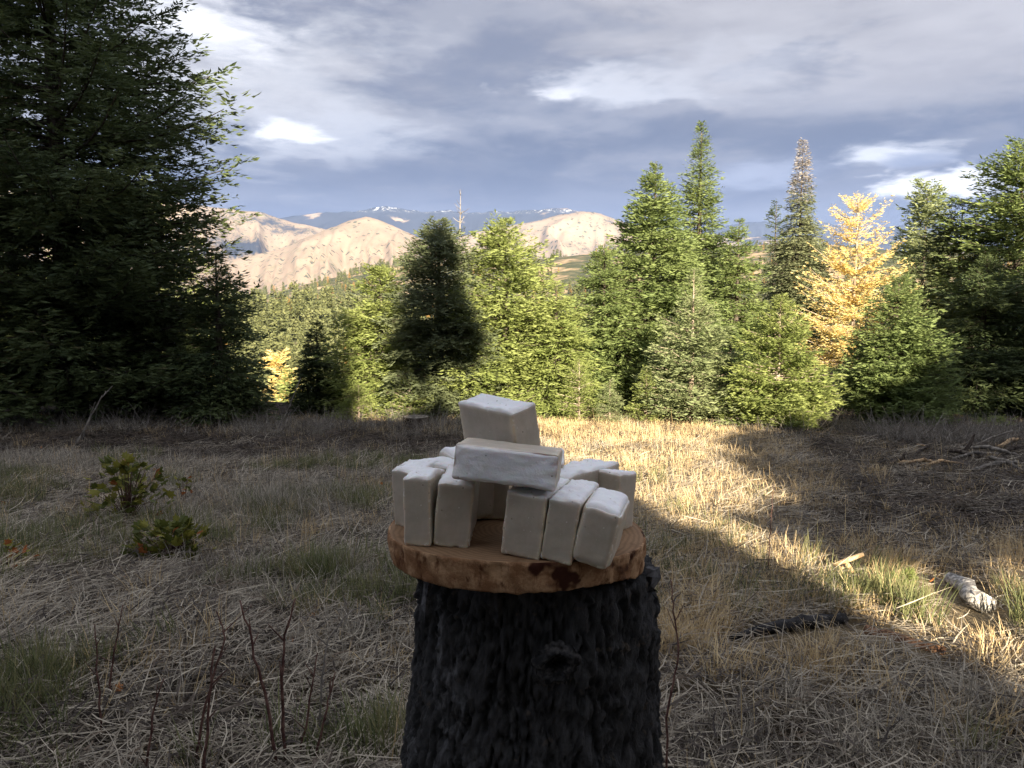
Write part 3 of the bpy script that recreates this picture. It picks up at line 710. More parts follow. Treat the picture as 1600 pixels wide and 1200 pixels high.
T_dry = [tuftmesh('dry', 34, .08, .06, .17, .0016, .5, .34) for _ in range(3)]
T_short = [tuftmesh('dry', 46, .10, .03, .10, .0018, .7, .45) for _ in range(3)]
T_grey = [tuftmesh('dry_grey', 34, .09, .07, .19, .0018, .6, .35) for _ in range(3)]
T_green = [tuftmesh('green', 44, .07, .08, .19, .0019, .35, .28) for _ in range(2)]
T_straw = [tuftmesh('straw', 46, .16, .07, .22, .0016, 0, 0, flat=True) for _ in range(4)]
T_deb = [tuftmesh('debris', 40, .16, .02, .10, .0028, 0, 0, flat=True, seg=2) for _ in range(3)]
T_stalk = [tuftmesh('dry', 4, .06, .14, .26, .0015, .2, .12) for _ in range(2)]
kinds = T_dry + T_short + T_grey + T_green + T_straw + T_deb + T_stalk
K0 = {'dry': (0, 3), 'short': (3, 6), 'grey': (6, 9), 'green': (9, 11), 'straw': (11, 15), 'deb': (15, 18), 'stalk': (18, 20)}
def sample(n, ymin, ymax, seed):
    rng = np.random.default_rng(seed)
    y = np.sqrt(rng.uniform(ymin ** 2, ymax ** 2, n)); x = rng.uniform(-1, 1, n) * (.80 * y + .35 + 1.1 * np.exp(-y / 3))
    return x, y, rng
def ray_ground(px, py):
    lo, hi = .5, 40.
    for _ in range(40):
        mid = (lo + hi) / 2; p = P(px, py, mid)
        if p.z > gz(p.x, p.y): lo = mid
        else: hi = mid
    return P(px, py, lo)
KEEP = []
for ax_, ay_, bx_, by_, rr_ in [(1142, 1000, 1316, 972, .10), (1352, 988, 1476, 1022, .10), (1484, 915, 1538, 958, .20), (1150, 1030, 1310, 1005, .09), (1360, 1015, 1470, 1045, .07), (1500, 970, 1545, 1000, .16), (1325, 905, 1330, 915, .10), (1412, 925, 1412, 935, .08), (200, 820, 200, 840, .06), (268, 875, 268, 890, .06)]:
    A_, B_ = ray_ground(ax_, ay_), ray_ground(bx_, by_); KEEP.append((A_.x, A_.y, B_.x, B_.y, rr_))
def clear(x, y, extra=0):
    k = (np.hypot(x - .02, y - .64) > .24 + extra)
    for a0, a1, b0, b1, rr_ in KEEP:
        ddx, ddy = b0 - a0, b1 - a1; t_ = np.clip(((x - a0) * ddx + (y - a1) * ddy) / (ddx * ddx + ddy * ddy + 1e-9), 0, 1)
        k &= np.hypot(x - a0 - t_ * ddx, y - a1 - t_ * ddy) > rr_
    return k
P_, R_, S_, I_ = [], [], [], []
def put(x, y, kind, rng, s0, s1, sink=.0):
    n = len(x); z = ground_z(x, y) - sink; s = rng.uniform(s0, s1, n)
    P_.append(np.stack([x, y, z], -1)); R_.append(np.stack([rng.normal(0, .12, n), rng.normal(0, .12, n), rng.uniform(0, 6.283, n)], -1))
    S_.append(np.stack([s, s, s * rng.uniform(.8, 1.2, n)], -1)); I_.append(rng.integers(*K0[kind], n))
LITX = lambda y: 1.75 - .27 * (y - 1.5)               # where the golden meadow begins on the right of the stump
# short golden grass of the meadow
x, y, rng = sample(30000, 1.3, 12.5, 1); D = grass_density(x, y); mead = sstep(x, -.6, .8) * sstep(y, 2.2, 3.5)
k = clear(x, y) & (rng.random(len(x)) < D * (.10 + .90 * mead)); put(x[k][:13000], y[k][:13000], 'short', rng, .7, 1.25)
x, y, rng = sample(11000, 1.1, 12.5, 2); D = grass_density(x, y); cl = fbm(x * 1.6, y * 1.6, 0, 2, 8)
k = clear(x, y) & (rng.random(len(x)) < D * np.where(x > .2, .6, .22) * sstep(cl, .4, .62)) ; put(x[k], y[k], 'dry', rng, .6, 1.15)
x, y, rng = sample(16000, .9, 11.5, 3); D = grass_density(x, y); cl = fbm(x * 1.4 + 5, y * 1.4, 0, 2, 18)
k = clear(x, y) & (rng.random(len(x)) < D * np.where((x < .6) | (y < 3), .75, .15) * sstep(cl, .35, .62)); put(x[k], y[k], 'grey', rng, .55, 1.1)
x, y, rng = sample(7000, .9, 8, 4); cl = fbm(x * 1.1 + 2, y * 1.1 + 9, 0, 2, 28)
k = clear(x, y) & (rng.random(len(x)) < grass_density(x, y) * sstep(cl, .60, .70) * np.where(x > -.3, .25, .8)); put(x[k], y[k], 'green', rng, .6, 1.1)
x, y, rng = sample(11000, .8, 9, 5)
k = clear(x, y) & (rng.random(len(x)) < (.08 + .92 * grass_density(x, y)) * (1 - .5 * sstep(y, 4, 8))); put(x[k], y[k], 'straw', rng, .7, 1.2)
x, y, rng = sample(14000, .9, 12, 6); k = clear(x, y); put(x[k], y[k], 'deb', rng, .6, 1.4)
x, y, rng = sample(450, 1.5, 11, 7); k = clear(x, y) & (rng.random(len(x)) < grass_density(x, y) * .8); put(x[k], y[k], 'stalk', rng, .7, 1.2)
# around the photographer's feet, seen from a step aside
rng = np.random.default_rng(8); x, y = rng.uniform(-2.6, 2.6, 2500), rng.uniform(-1.5, 1.2, 2500); k = clear(x, y)
put(x[k], y[k], 'straw', rng, .7, 1.2); put(x[k] + .02, y[k], 'grey', rng, .5, 1.)
# special patches
def patch(px, py, w_, dpt, n, kind, s0, s1, seed):
    rng = np.random.default_rng(seed); g0 = ray_ground(px, py)
    x = g0.x + rng.normal(0, w_, n); y = g0.y + rng.normal(0, dpt, n); k = clear(x, y, .03); put(x[k], y[k], kind, rng, s0, s1)
def ray_ground(px, py):
    lo, hi = .5, 40.
    for _ in range(40):
        mid = (lo + hi) / 2; p = P(px, py, mid)
        if p.z > gz(p.x, p.y): lo = mid
        else: hi = mid
    return P(px, py, lo)
patch(505, 905, .09, .10, 26, 'green', .7, 1.1, 1); patch(1400, 935, .22, .12, 60, 'green', .7, 1.1, 2); patch(1570, 960, .16, .18, 70, 'green', .8, 1.3, 3)
patch(1585, 1010, .12, .15, 24, 'dry', .7, 1.1, 4); patch(620, 930, .12, .1, 20, 'green', .6, 1., 5); patch(560, 1170, .08, .06, 16, 'green', .7, 1.1, 6)
patch(60, 850, .35, .3, 90, 'green', .6, 1.1, 7); patch(430, 790, .5, .25, 160, 'grey', .8, 1.35, 8); patch(60, 730, .5, .4, 130, 'grey', .8, 1.2, 9)
patch(1180, 1010, .25, .12, 90, 'dry', .7, 1.1, 10); patch(20, 1100, .1, .2, 60, 'green', .7, 1.1, 12)
Pn, Rn, Sn, In = map(np.concatenate, (P_, R_, S_, I_))
gr = instancer('grass', Pn, Rn, Sn, In, kinds)
tag(gr, 'dry golden and grey autumn grass, straw and bits of litter over the clearing', 'grass', kind='stuff')
# brittle undergrowth along the edge of the trees
def brush_mesh(rng, n=26, h_=.35):
    ps = []
    for i in range(n):
        b = np.append(rng.normal(0, .13, 2), -.02); d = np.append(rng.normal(0, .7, 2), rng.uniform(.15, 1)); d /= np.linalg.norm(d); L = rng.uniform(.4, 1) * h_
        q = b + d * L * .5 + rng.normal(0, .02, 3); ps.append(tube([b, q, q + (d + rng.normal(0, .35, 3)) * L * .5], [.0035, .0025, .001], 3, 0, rng, False))
    return join(ps)
brs = []
for i in range(4):
    v, f = brush_mesh(np.random.default_rng(i)); brs.append(quads_mesh('brush', v, f, M['dead_wood']))
rng = np.random.default_rng(12); n = 600
x = np.concatenate([rng.uniform(-9.5, -.5, 260), rng.uniform(2.8, 8.8, 160), rng.uniform(4.3, 7.5, 180)]); y = np.concatenate([rng.normal(10.6, .45, 260), rng.normal(9.9, .55, 160), rng.normal(9., .35, 180)])
o = instancer('undergrowth', np.stack([x, y, ground_z(x, y)], -1), np.stack([0 * x, 0 * x, rng.uniform(0, 6.3, n)], -1), np.repeat(rng.uniform(.5, 1.2, n)[:, None], 3, 1), rng.integers(0, 4, n), brs)
tag(o, 'tangle of brittle bare twigs at the foot of the firs', 'undergrowth', kind='stuff')

# ------------------------------------------------------------------ the charred stump
def stump():
    n, m = 360, 260; SX, SY = .020, .645
    ztop = CAMZ - .186 - .024; zb = gz(SX, SY) - .08
    th = np.linspace(0, 2 * np.pi, n, endpoint=False); zz = np.linspace(zb, ztop - .0, m)
    T_, Z = np.meshgrid(th, zz)
    dt = ztop - Z
    rad = .0885 + .055 * dt + .16 * np.clip(dt - .1, 0, None) ** 1.6 + .02 * np.clip((dt - .6) / .3, 0, 1) ** 2
    rad = rad * (1 + .05 * np.cos(T_ * 2 + .6) + .03 * np.cos(T_ * 3 + 2) + .05 * np.cos(T_ * 5 + 1) * np.clip(dt * 1.2, 0, 1))
    cx, cy = np.cos(T_), np.sin(T_); wz = Z + .05 * fbm(cx * 4, cy * 4, Z * 9, 3, 5)
        # long plates parted by deep cracks
    c1 = 0
    w1, w2, w3 = fbm(cx * 5, cy * 5, Z * 24, 4, 1) - .5, fbm(cx * 5, cy * 5, Z * 24, 4, 7) - .5, fbm(cx * 5, cy * 5, Z * 24, 4, 17) - .5
    f1, f2, pid = worley(cx * 3.3 + w1 * 1.6, cy * 3.3 + w2 * 1.6, wz * 12 + w3 * 2.4, 3)
    g1, g2, qid = worley(cx * 8 + w2 * 2, cy * 8 + w3 * 2, wz * 60 + w1 * 3, 13)
    fine = fbm(cx * 30, cy * 30, Z * 120, 5, 23, .65); flk = ridged(cx * 9 + w1 * 3, cy * 9, Z * 55 + w2 * 6, 4, 29, .6)
    crk = np.clip((f2 - f1) / .16, 0, 1) ** .5; crk2 = np.clip((g2 - g1) / .2, 0, 1) ** .6
    disp = .0070 * crk * (.5 + .6 * pid) + .0022 * crk2 * (.3 + qid) +   .0036 * (fine - .5) + .0050 * np.clip(flk - .45, 0, 1) * 1.6 + .0030 * (fbm(cx * 70, cy * 70, Z * 300, 3, 43, .6) - .5) - .0055
    # bark sliver standing off on the left, bulge around the knot
    ka = math.radians(-87 + 7); kz = None
    rad = rad + disp
    X = SX + rad * cx; Y = SY + rad * cy
    X = X - .10 * np.clip(dt - .05, 0, .4) * .35
    # torn upper rim
    edge = np.clip(1 - dt / .02, 0, 1)
    Z = Z - edge * .010 * fbm(cx * 9, cy * 9, 0, 3, 51)
    V = np.stack([X, Y, Z], -1).reshape(-1, 3)
    i, j = np.meshgrid(np.arange(m - 1), np.arange(n), indexing='ij'); j2 = (j + 1) % n
    F = np.stack([i * n + j, i * n + j2, (i + 1) * n + j2, (i + 1) * n + j], -1).reshape(-1, 4)
    V = np.vstack([V, [SX, SY, ztop - .004]]); jj = np.arange(0, n, 2)
    F = np.vstack([F, np.stack([np.full_like(jj, len(V) - 1), (m - 1) * n + jj, (m - 1) * n + (jj + 1) % n, (m - 1) * n + (jj + 2) % n], -1)])
    hgt = np.append(np.clip((crk * .35 + crk2 * .25 + (fine - .35) * .9), 0, 1), .5)
    def colr(t, ob):
        a_ = t.node('ShaderNodeAttribute', attribute_name='h').outputs['Fac']
        n1 = t.noise(t.scale(ob, (1, 1, .45)), 38, 6, .7); n2 = t.noise(ob, 9, 4, .6)
        c = t.mix(t.ss(a_, .35, .85), (.009, .009, .009), (.048, .047, .049))
        c = t.mix(t.m('MULTIPLY', t.ss(n1, .50, .64), t.ss(n2, .40, .58)), c, (.15, .15, .158))
        c = t.mix(t.m('MULTIPLY', t.ss(t.noise(ob, 55, 3, .7), .62, .70), .6), c, (.10, .075, .055))
        return c
    M['char'] = solid('char', colr, .78, .3, bump=lambda t, ob: t.m('ADD', t.noise(t.scale(ob, (1, 1, .5)), 240, 5, .75), t.m('MULTIPLY', t.noise(t.scale(ob, (1, 1, .4)), 80, 6, .75), 2.)), bstr=1., bdist=.003)
    root = empty('tree_stump', (SX, SY, zb + .08)); tag(root, 'charred black tree stump carrying the cut wooden slab', 'stump')
    V[:, :] -= [SX, SY, zb + .08]
    link('trunk', quads_mesh('trunk', V, F, M['char'], {'h': hgt}, True), root)
    # the knot: a raised ring with a sunken centre
    k = P(868, 1041, .538) - root.location
    kn, km = 40, 16; VV = []
    rng = np.random.default_rng(3)
    for a_ in range(km):
        s = a_ / (km - 1); rr = .0165 * (1 - s); hh = .010 * math.sin(min(1, (1 - s) * 2.3) * math.pi) ** .8 if s < .62 else -.004 * (s - .62) * 6
        hh = .0065 * math.exp(-((1 - s - .62) / .22) ** 2) - .003 * (s > .8)
        for b_ in range(kn):
            t_ = b_ / kn * 2 * math.pi; w_ = 1 + .12 * math.sin(2 * t_ + .5) + .07 * math.sin(5 * t_) + .05 * rng.normal() * (s < .7)
            VV.append((k.x + rr * w_ * math.cos(t_), k.y + .004 - hh - .0012 * rng.normal(), k.z + rr * w_ * math.sin(t_) * 1.05))
    FF = [(i * kn + j, i * kn + (j + 1) % kn, (i + 1) * kn + (j + 1) % kn, (i + 1) * kn + j) for i in range(km - 1) for j in range(kn)]
    M['knot'] = solid('knot', lambda t, ob: t.mix(t.ss(t.noise(ob, 120, 5, .7), .4, .65), (.010, .010, .011), (.065, .060, .058)), .85, .2)
    link('knot', quads_mesh('knot', np.array(VV), np.array(FF), M['knot'], None, True), root)
    # lifted bark flakes
    M['flake'] = solid('flake', lambda t, ob: t.mix(t.ss(t.noise(ob, 60, 5, .7), .4, .62), (.025, .025, .028), (.13, .13, .14)), .85, .2)
    for q, (px, py, w_, h_, dd) in enumerate([(1012, 960, .007, .016, .612), (1018, 905, .006, .010, .60), (668, 935, .006, .022, .60)]):
        c = np.array(P(px, py, dd) - root.location); ax = np.array([SX, SY, 0]) - np.array(root.location); o_ = c - [0, 0, 0]; o_[2] = 0; o_ /= np.linalg.norm(o_)
        rr_ = np.linalg.norm(c[:2]); 
        sd_ = np.array([-o_[1], o_[0], 0]); vs = []
        for lay in (0, 1):
            for a_ in range(9):
                t_ = a_ / 9 * 2 * math.pi; w2 = 1 + .25 * rng.normal() * .6
                vs.append(c + sd_ * w_ * w2 * math.cos(t_) + np.array([0, 0, h_ * w2 * math.sin(t_)]) + o_ * (.003 - .007 * lay + .002 * rng.normal() * (1 - lay)))
        fs = [(a_, (a_ + 1) % 9, 9 + (a_ + 1) % 9, 9 + a_) for a_ in range(9)] + [(0, 1, 2, 3), (0, 3, 4, 5), (0, 5, 6, 7), (0, 7, 8, 8)]
        me = bpy.data.meshes.new('bark_flake'); me.from_pydata([tuple(v) for v in vs], [], [tuple(dict.fromkeys(f_)) for f_ in fs]); me.materials.append(M['flake'])
        link('bark_flake', me, root)
stump()
# ------------------------------------------------------------------ the cut slab on the stump
def slab_z(x, y): return CAMZ - .186 - .03 * x
def slab():
    n = 260; CX, CY = .004, .615
    th = np.linspace(0, 2 * np.pi, n, endpoint=False); c, s = np.cos(th), np.sin(th)
    e = 2.3; rr = (np.abs(c) ** e + np.abs(s) ** e) ** (-1 / e)
    X = rr * c * .1005; Y = rr * s * np.where(s < 0, .0785, .095)
    wob = 1 + .012 * (fbm(c * 3, s * 3, 0, 3, 5) - .5) * 2 + .018 * (fbm(c * 9, s * 9, 0, 3, 6) - .5)
    X, Y = X * wob, Y * wob
    thick = np.interp(X, [-.1, -.05, 0, .05, .08, .1], [.019, .0215, .0220, .0185, .0185, .025])
    V, lay = [], 14
    for k in range(5):                                 # top, from the middle outwards
        f = [.0001, .3, .6, .85, .985][k]
        xx, yy = X * f, Y * f; V.append(np.stack([CX + xx, CY + yy, slab_z(CX + xx, 0) + .0006 * (fbm(xx * 90, yy * 30, 0, 3, 2) - .5) - (.0012 if k == 4 else 0) * 0], -1))
    for k in range(lay):
        f = k / (lay - 1); rough = 1 + .035 * (fbm(c * 14, s * 14, f * 2.2, 4, 9, .6) - .5) - .022 * f ** 2 - .018 * np.clip((ridged(c * 8, s * 8, f * .8, 3, 19) - .72) / .2, 0, 1)
        if k == 0: rough = rough * 0 + 1
        V.append(np.stack([CX + X * rough, CY + Y * rough, slab_z(CX + X, 0) - thick * f - .0012 * (k > 0) + (.002 * (fbm(c * 12, s * 12, 3, 3, 3) - .5) if k == lay - 1 else 0)], -1))
    for f in (.6, .001): V.append(np.stack([CX + X * f, CY + Y * f, slab_z(CX + X * f, 0) - .019 + 0 * X], -1))
    V = np.stack(V); L = len(V); VV = V.reshape(-1, 3)
    i, j = np.meshgrid(np.arange(L - 1), np.arange(n), indexing='ij'); j2 = (j + 1) % n
    F = np.stack([i * n + j, (i + 1) * n + j, (i + 1) * n + j2, i * n + j2], -1).reshape(-1, 4)
    side = np.repeat((np.arange(L - 1) >= 4)[:, None], n, 1).ravel().astype(np.int32)
    def top_col(t, ob):
        sp = t.node('ShaderNodeSeparateXYZ', ins={0: ob}); d = t.m('SQRT', t.m('ADD', t.m('POWER', sp.outputs[0], 2.), t.m('POWER', sp.outputs[1], 2.)))
        d = t.m('ADD', d, t.m('MULTIPLY', t.noise(ob, 30, 3), .010))
        ring = t.m('SINE', t.m('MULTIPLY', d, 1500.))
        c_ = t.mix(t.ss(ring, -.6, 1, 0, .55), (.27, .165, .092), (.16, .093, .05))
        return t.mix(t.ss(t.noise(ob, 45, 5, .65), .5, .7, 0, .8), c_, (.13, .065, .032))
    def side_col(t, ob):
        n1 = t.noise(ob, 55, 6, .7); n2 = t.noise(t.scale(ob, (1, 1, .35)), 120, 4, .7)
        c_ = t.mix(t.ss(n1, .40, .62), (.23, .115, .056), (.46, .285, .16)); c_ = t.mix(t.ss(n2, .52, .68), c_, (.12, .048, .022))
        return t.mix(t.ss(t.noise(ob, 34, 3), .58, .66), c_, (.05, .016, .009))
    M['slab_top'] = solid('slab_top', top_col, .75, .2, bump=lambda t, ob: t.noise(t.scale(ob, (1, .3, 1)), 240, 3), bstr=.3, bdist=.001)
    M['slab_side'] = solid('slab_side', side_col, .85, .15, bump=lambda t, ob: t.noise(ob, 260, 5, .7), bstr=.7, bdist=.002)
    org = np.array([CX, CY, CAMZ - .205]); me = quads_mesh('wood_slab', VV - org, F, [M['slab_top'], M['slab_side']], None, True)
    me.polygons.foreach_set('material_index', side)
    tag(link('wood_slab', me, loc=org), 'round reddish-brown slab of cut wood lying on the charred stump', 'slab')
slab()

# ------------------------------------------------------------------ soap bars
def soap_mat():
    m, t = material('soap'); ob = t.node('ShaderNodeTexCoord').outputs['Object']
    ash = t.node('ShaderNodeAttribute', attribute_name='ash').outputs['Fac']
    edge = t.node('ShaderNodeAttribute', attribute_name='edge').outputs['Fac']
    n1 = t.noise(ob, 70, 4, .6); n2 = t.noise(ob, 420, 3, .6)
    c = t.mix(t.ss(n1, .3, .7), (.41, .355, .285), (.49, .425, .345))
    c = t.mix(t.m('MULTIPLY', edge, t.ss(n1, .3, .6, .3, .9)), c, (.70, .60, .44))  # paler rims paint in light showing through the translucent edges
    a_ = t.m('MULTIPLY', ash, t.ss(t.noise(ob, 120, 5, .65), .28, .42, .65, 1))
    c = t.mix(a_, c, (.86, .86, .88))
    pit = t.node('ShaderNodeTexVoronoi', ins={'Vector': ob, 'Scale': 190.}).outputs[0]; spk = t.m('MULTIPLY', t.ss(pit, .16, .10), t.ss(n1, .50, .60))
    c = t.mix(t.m('MULTIPLY', t.m('MULTIPLY', edge, t.ss(t.noise(ob, 260, 4, .7), .56, .64)), .8), c, (.84, .82, .78))
    c = t.mix(t.m('MULTIPLY', spk, .7), c, (.20, .165, .125)); c = t.mix(t.ss(n2, .70, .74), c, (.80, .77, .72))
    bs = t.node('ShaderNodeBsdfPrincipled', ins={'Base Color': c, 'Roughness': .52, 'Specular IOR Level': .35})
    bs.inputs['Subsurface Weight'].default_value = .25; bs.inputs['Subsurface Scale'].default_value = .004
    h_ = t.m('ADD', t.m('MULTIPLY', t.noise(ob, 150, 5, .6), t.m('ADD', .25, ash)), t.m('ADD', t.m('MULTIPLY', t.noise(ob, 700, 3), .15), t.m('MULTIPLY', spk, -.5)))
    b = t.node('ShaderNodeBump', ins={'Height': h_, 'Strength': .5, 'Distance': .0015}); t.l.new(b.outputs[0], bs.inputs['Normal'])
    t.l.new(bs.outputs[0], t.node('ShaderNodeOutputMaterial').inputs[0]); return m
M['soap'] = soap_mat()
def soap(label, pos, rot, dim, seed, rough='T', rnd=.0018, amp=.0026, dome=.0, bulge=0.):
    """pos: bottom middle of the face turned outwards, in camera offsets; rot in degrees (x, y, z); dim (x, y, z)"""
    k = 23; t_, W_, H_ = dim; hx, hy, hz = t_ / 2, W_ / 2, H_ / 2
    g = np.linspace(-1, 1, k); g = np.sign(g) * (1 - (1 - np.abs(g)) ** 1.35)
    a_, b_ = np.meshgrid(g, g, indexing='ij'); o = np.ones_like(a_); V, F, n = [], [], 0
    i, j = np.meshgrid(np.arange(k - 1), np.arange(k - 1), indexing='ij'); q = np.stack([i * k + j, (i + 1) * k + j, (i + 1) * k + j + 1, i * k + j + 1], -1).reshape(-1, 4)
    for v, flip in (((o, a_, b_), 0), ((-o, a_, b_), 1), ((a_, o, b_), 1), ((a_, -o, b_), 0), ((a_, b_, o), 0), ((a_, b_, -o), 1)):
        V.append(np.stack(v, -1).reshape(-1, 3)); F.append((q[:, ::-1] if flip else q) + n); n += k * k
    U = np.vstack(V); F = np.vstack(F); hv_ = np.array([hx, hy, hz]); p = U * hv_
    c = np.clip(p, -(hv_ - rnd), hv_ - rnd); d = p - c; dl = np.linalg.norm(d, axis=1)[:, None]; nrm = d / (dl + 1e-12); p = c + nrm * rnd
    s = seed * 13.7
    edge = np.clip((np.sort(np.abs(U), axis=1)[:, 1] - .80) / .2, 0, 1)
    N1 = fbm(p[:, 0] * 55 + s, p[:, 1] * 55, p[:, 2] * 55, 4, seed); N2 = fbm(p[:, 0] * 200 + s, p[:, 1] * 200, p[:, 2] * 200, 3, seed + 5)
    isr = {'T': np.clip((U[:, 2] - .86) / .12, 0, 1), 'F': np.clip((-U[:, 1] - .90) / .08, 0, 1)}[rough]
    nd = nrm.copy(); p = p + nd * ((N1 - .5) * .0011 + (N2 - .5) * (.0004 + .0011 * edge + .0012 * edge * (U[:, 2] < -.8)))[:, None]
    ax = np.array([0, 0, 1.]) if rough == 'T' else np.array([0, -1., 0])
    lum = (N1 - .5) * 2 * amp + (N2 - .5) * amp * .7 + dome * ((1 - U[:, 0] ** 2) * (.4 + .6 * (1 - U[:, 1] ** 2))) - .0012 * edge
    p = p + ax * (lum * isr)[:, None]
    if bulge: p[:, 0] += bulge * np.clip(U[:, 2], -1, 1) ** 2 * -np.sign(U[:, 0]) * .5 * (U[:, 0] > 0)
    p = p + [0, hy, hz]
    # weld the six sheets
    me = quads_mesh('soap_bar', p, F, M['soap'], {'ash': isr * np.clip(1 - edge * .35, 0, 1), 'edge': edge}, True)
    import bmesh
    bm = bmesh.new(); bm.from_mesh(me); bmesh.ops.remove_doubles(bm, verts=bm.verts, dist=2e-5); bmesh.ops.recalc_face_normals(bm, faces=bm.faces); bm.to_mesh(me); bm.free()
    o_ = link('soap_bar', me, loc=(pos[0], pos[1], pos[2] + CAMZ), rot=tuple(R(v) for v in rot))
    tag(o_, label, 'soap', 'handmade soap bars piled on the wooden slab'); return o_
soap('soap bar at the far left of the ring, half behind its neighbour', (-.0850, .612, -.1835), (-.7, -4.6, -38), (.023, .062, .0465), 1, dome=.0015)
soap('narrow upright soap bar second from the left in front', (-.0693, .5658, -.1836), (-1.6, -1.1, -11), (.0205, .044, .0515), 2)
soap('upright soap bar left of the dark gap in the ring', (-.0449, .5654, -.1846), (0, 5.4, -2.7), (.0265, .060, .0487), 3)
soap('upright soap bar right of the dark gap in the ring', (.0052, .5465, -.1860), (-.8, 6.3, -19.3), (.0290, .067, .0475), 4)
soap('upright soap bar under the right end of the lying bar', (.0300, .5391, -.1868), (-.7, 8.5, -17.5), (.0222, .066, .0455), 5, dome=.001)
soap('rounded leaning soap bar nearest the right rim of the slab', (.0520, .5315, -.1876), (-.5, 14.0, -15), (.0285, .052, .0440), 6, rnd=.0065, dome=.0015, amp=.0012)
soap('soap bar at the right edge of the ring, behind the rounded leaning one', (.0900, .6230, -.1885), (0, 9, 52), (.027, .050, .0460), 7)
soap('soap bar with a furrowed white top at the back right of the ring', (.0800, .6640, -.1870), (0, 3, 140), (.032, .074, .0475), 8, amp=.003)
soap('soap bar at the back, peeping out right of the lying bar', (.0330, .6900, -.1860), (0, 0, 176), (.026, .060, .0515), 9)
soap('soap bar with a rounded white top at the back left of the ring', (-.0540, .6860, -.1840), (0, -2, -152), (.028, .062, .0505), 10, rnd=.006, dome=.0015)
soap('soap bar mostly hidden between far left bar and back left bar', (-.0900, .6450, -.1840), (0, -2, -104), (.024, .062, .0470), 11)
soap('soap bar at the back of the ring that carries the tilted topmost bar', (-.0150, .7020, -.1850), (0, 0, 178), (.030, .064, .0465), 14)
soap('soap bar lying on its side across the ring, rough face forward', (-.0064, .5420, -.1325), (-4.2, 5.2, -7.7), (.0729, .0450, .0250), 12, rough='F', rnd=.0022, amp=.0024)
soap('topmost soap bar standing tilted behind the lying bar', (-.0155, .6208, -.1365), (12.3, 1.5, -46.3), (.063, .0267, .0503), 13, amp=.0022, dome=-.001)

# ------------------------------------------------------------------ things lying and standing in the grass
def stick_mesh(rng, pts, rads, n=8, jit=.15, mat='dead_wood', sub=3):
    pts = np.asarray(pts, float); t0 = np.linspace(0, 1, len(pts)); t1 = np.linspace(0, 1, (len(pts) - 1) * sub + 1)
    q = np.stack([np.interp(t1, t0, pts[:, i]) for i in range(3)], -1); rr = np.interp(t1, t0, rads)
    q[1:-1] += rng.normal(0, 1, q[1:-1].shape) * rr[1:-1, None] * .25
    v, f = tube(q, rr, n, jit, rng); return quads_mesh('stick', v, f, M[mat], None, True)
def G(px, py, up=0.): p = ray_ground(px, py); return Vector((p.x, p.y, gz(p.x, p.y) + up))
rng = np.random.default_rng(44)
def lying(name, label, cat, a_, b_, ra, rb, mat, group=None, up=.7, mid=None, n=9, jit=.18, sub=6, seed=0):
    rng = np.random.default_rng(seed); A, B = G(*a_, ra * up), G(*b_, rb * up); o0 = (A + B) / 2
    pts = [A - o0] + ([Vector(mid)] if mid else []) + [B - o0]
    o_ = link(name, stick_mesh(rng, pts, [ra] + ([max(ra, rb)] if mid else []) + [rb], n, jit, mat, sub), loc=o0)
    return tag(o_, label, cat, group)
M['charlog'] = solid('charlog', lambda t, ob: t.mix(t.ss(t.noise(ob, 60, 5, .7), .56, .68), t.mix(t.ss(t.noise(ob, 20, 4), .4, .6), (.010, .009, .010), (.035, .032, .033)), (.16, .15, .145)), .8, .3, bump=lambda t, ob: t.noise(ob, 120, 5, .7), bstr=.8, bdist=.004)
M['orangelog'] = solid('orangelog', lambda t, ob: t.mix(t.ss(t.noise(ob, 50, 5, .7), .42, .62), (.10, .05, .03), (.33, .19, .11)), .85, .2, bump=lambda t, ob: t.noise(ob, 90, 5, .7), bstr=.8, bdist=.004)
M['greylog'] = solid('greylog', lambda t, ob: t.mix(t.ss(t.noise(t.scale(ob, (1, 1, 1)), 40, 6, .7), .42, .62), (.16, .15, .145), (.52, .49, .45)), .85, .2, bump=lambda t, ob: t.noise(ob, 70, 5, .7), bstr=.8, bdist=.004)
M['chip'] = solid('chip', lambda t, ob: t.mix(t.ss(t.noise(ob, 60, 5, .7), .40, .62), (.30, .19, .10), (.56, .41, .25)), .8, .2)
lying('log', 'charred black log lying in the grass right of the stump', 'log', (1142, 1000), (1316, 972), .010, .024, 'charlog', mid=(-.02, .0, .012), n=12, jit=.22, seed=1)
lying('log', 'rotting orange-brown log half sunk in straw beside the charred one', 'log', (1352, 988), (1476, 1022), .022, .018, 'orangelog', up=.25, n=10, jit=.25, seed=2)
lying('log', 'weathered grey-white piece of log in the sunlit grass at right', 'log', (1484, 915), (1538, 958), .034, .046, 'greylog', up=.85, n=9, jit=.22, sub=3, seed=3)
def chipwood():
    base = G(1328, 900); rng = np.random.default_rng(8); A = lambda px, py: P(px, py, base.y) - base
    ps = [tube([A(1302, 882), A(1322, 876), A(1349, 866)], [.007, .016, .010], 7, .3, rng), tube([A(1322, 880), A(1332, 892), A(1330, 905)], [.014, .012, .008], 7, .3, rng), tube([A(1318, 886), A(1310, 893), A(1316, 902)], [.008, .006, .004], 5, .3, rng)]
    v, f = join(ps); tag(link('broken_branch', quads_mesh('broken_branch', v, f, M['chip'], None, True), loc=base), 'pale broken forked branch end standing in the grass by the pine seedling', 'branch')
chipwood()
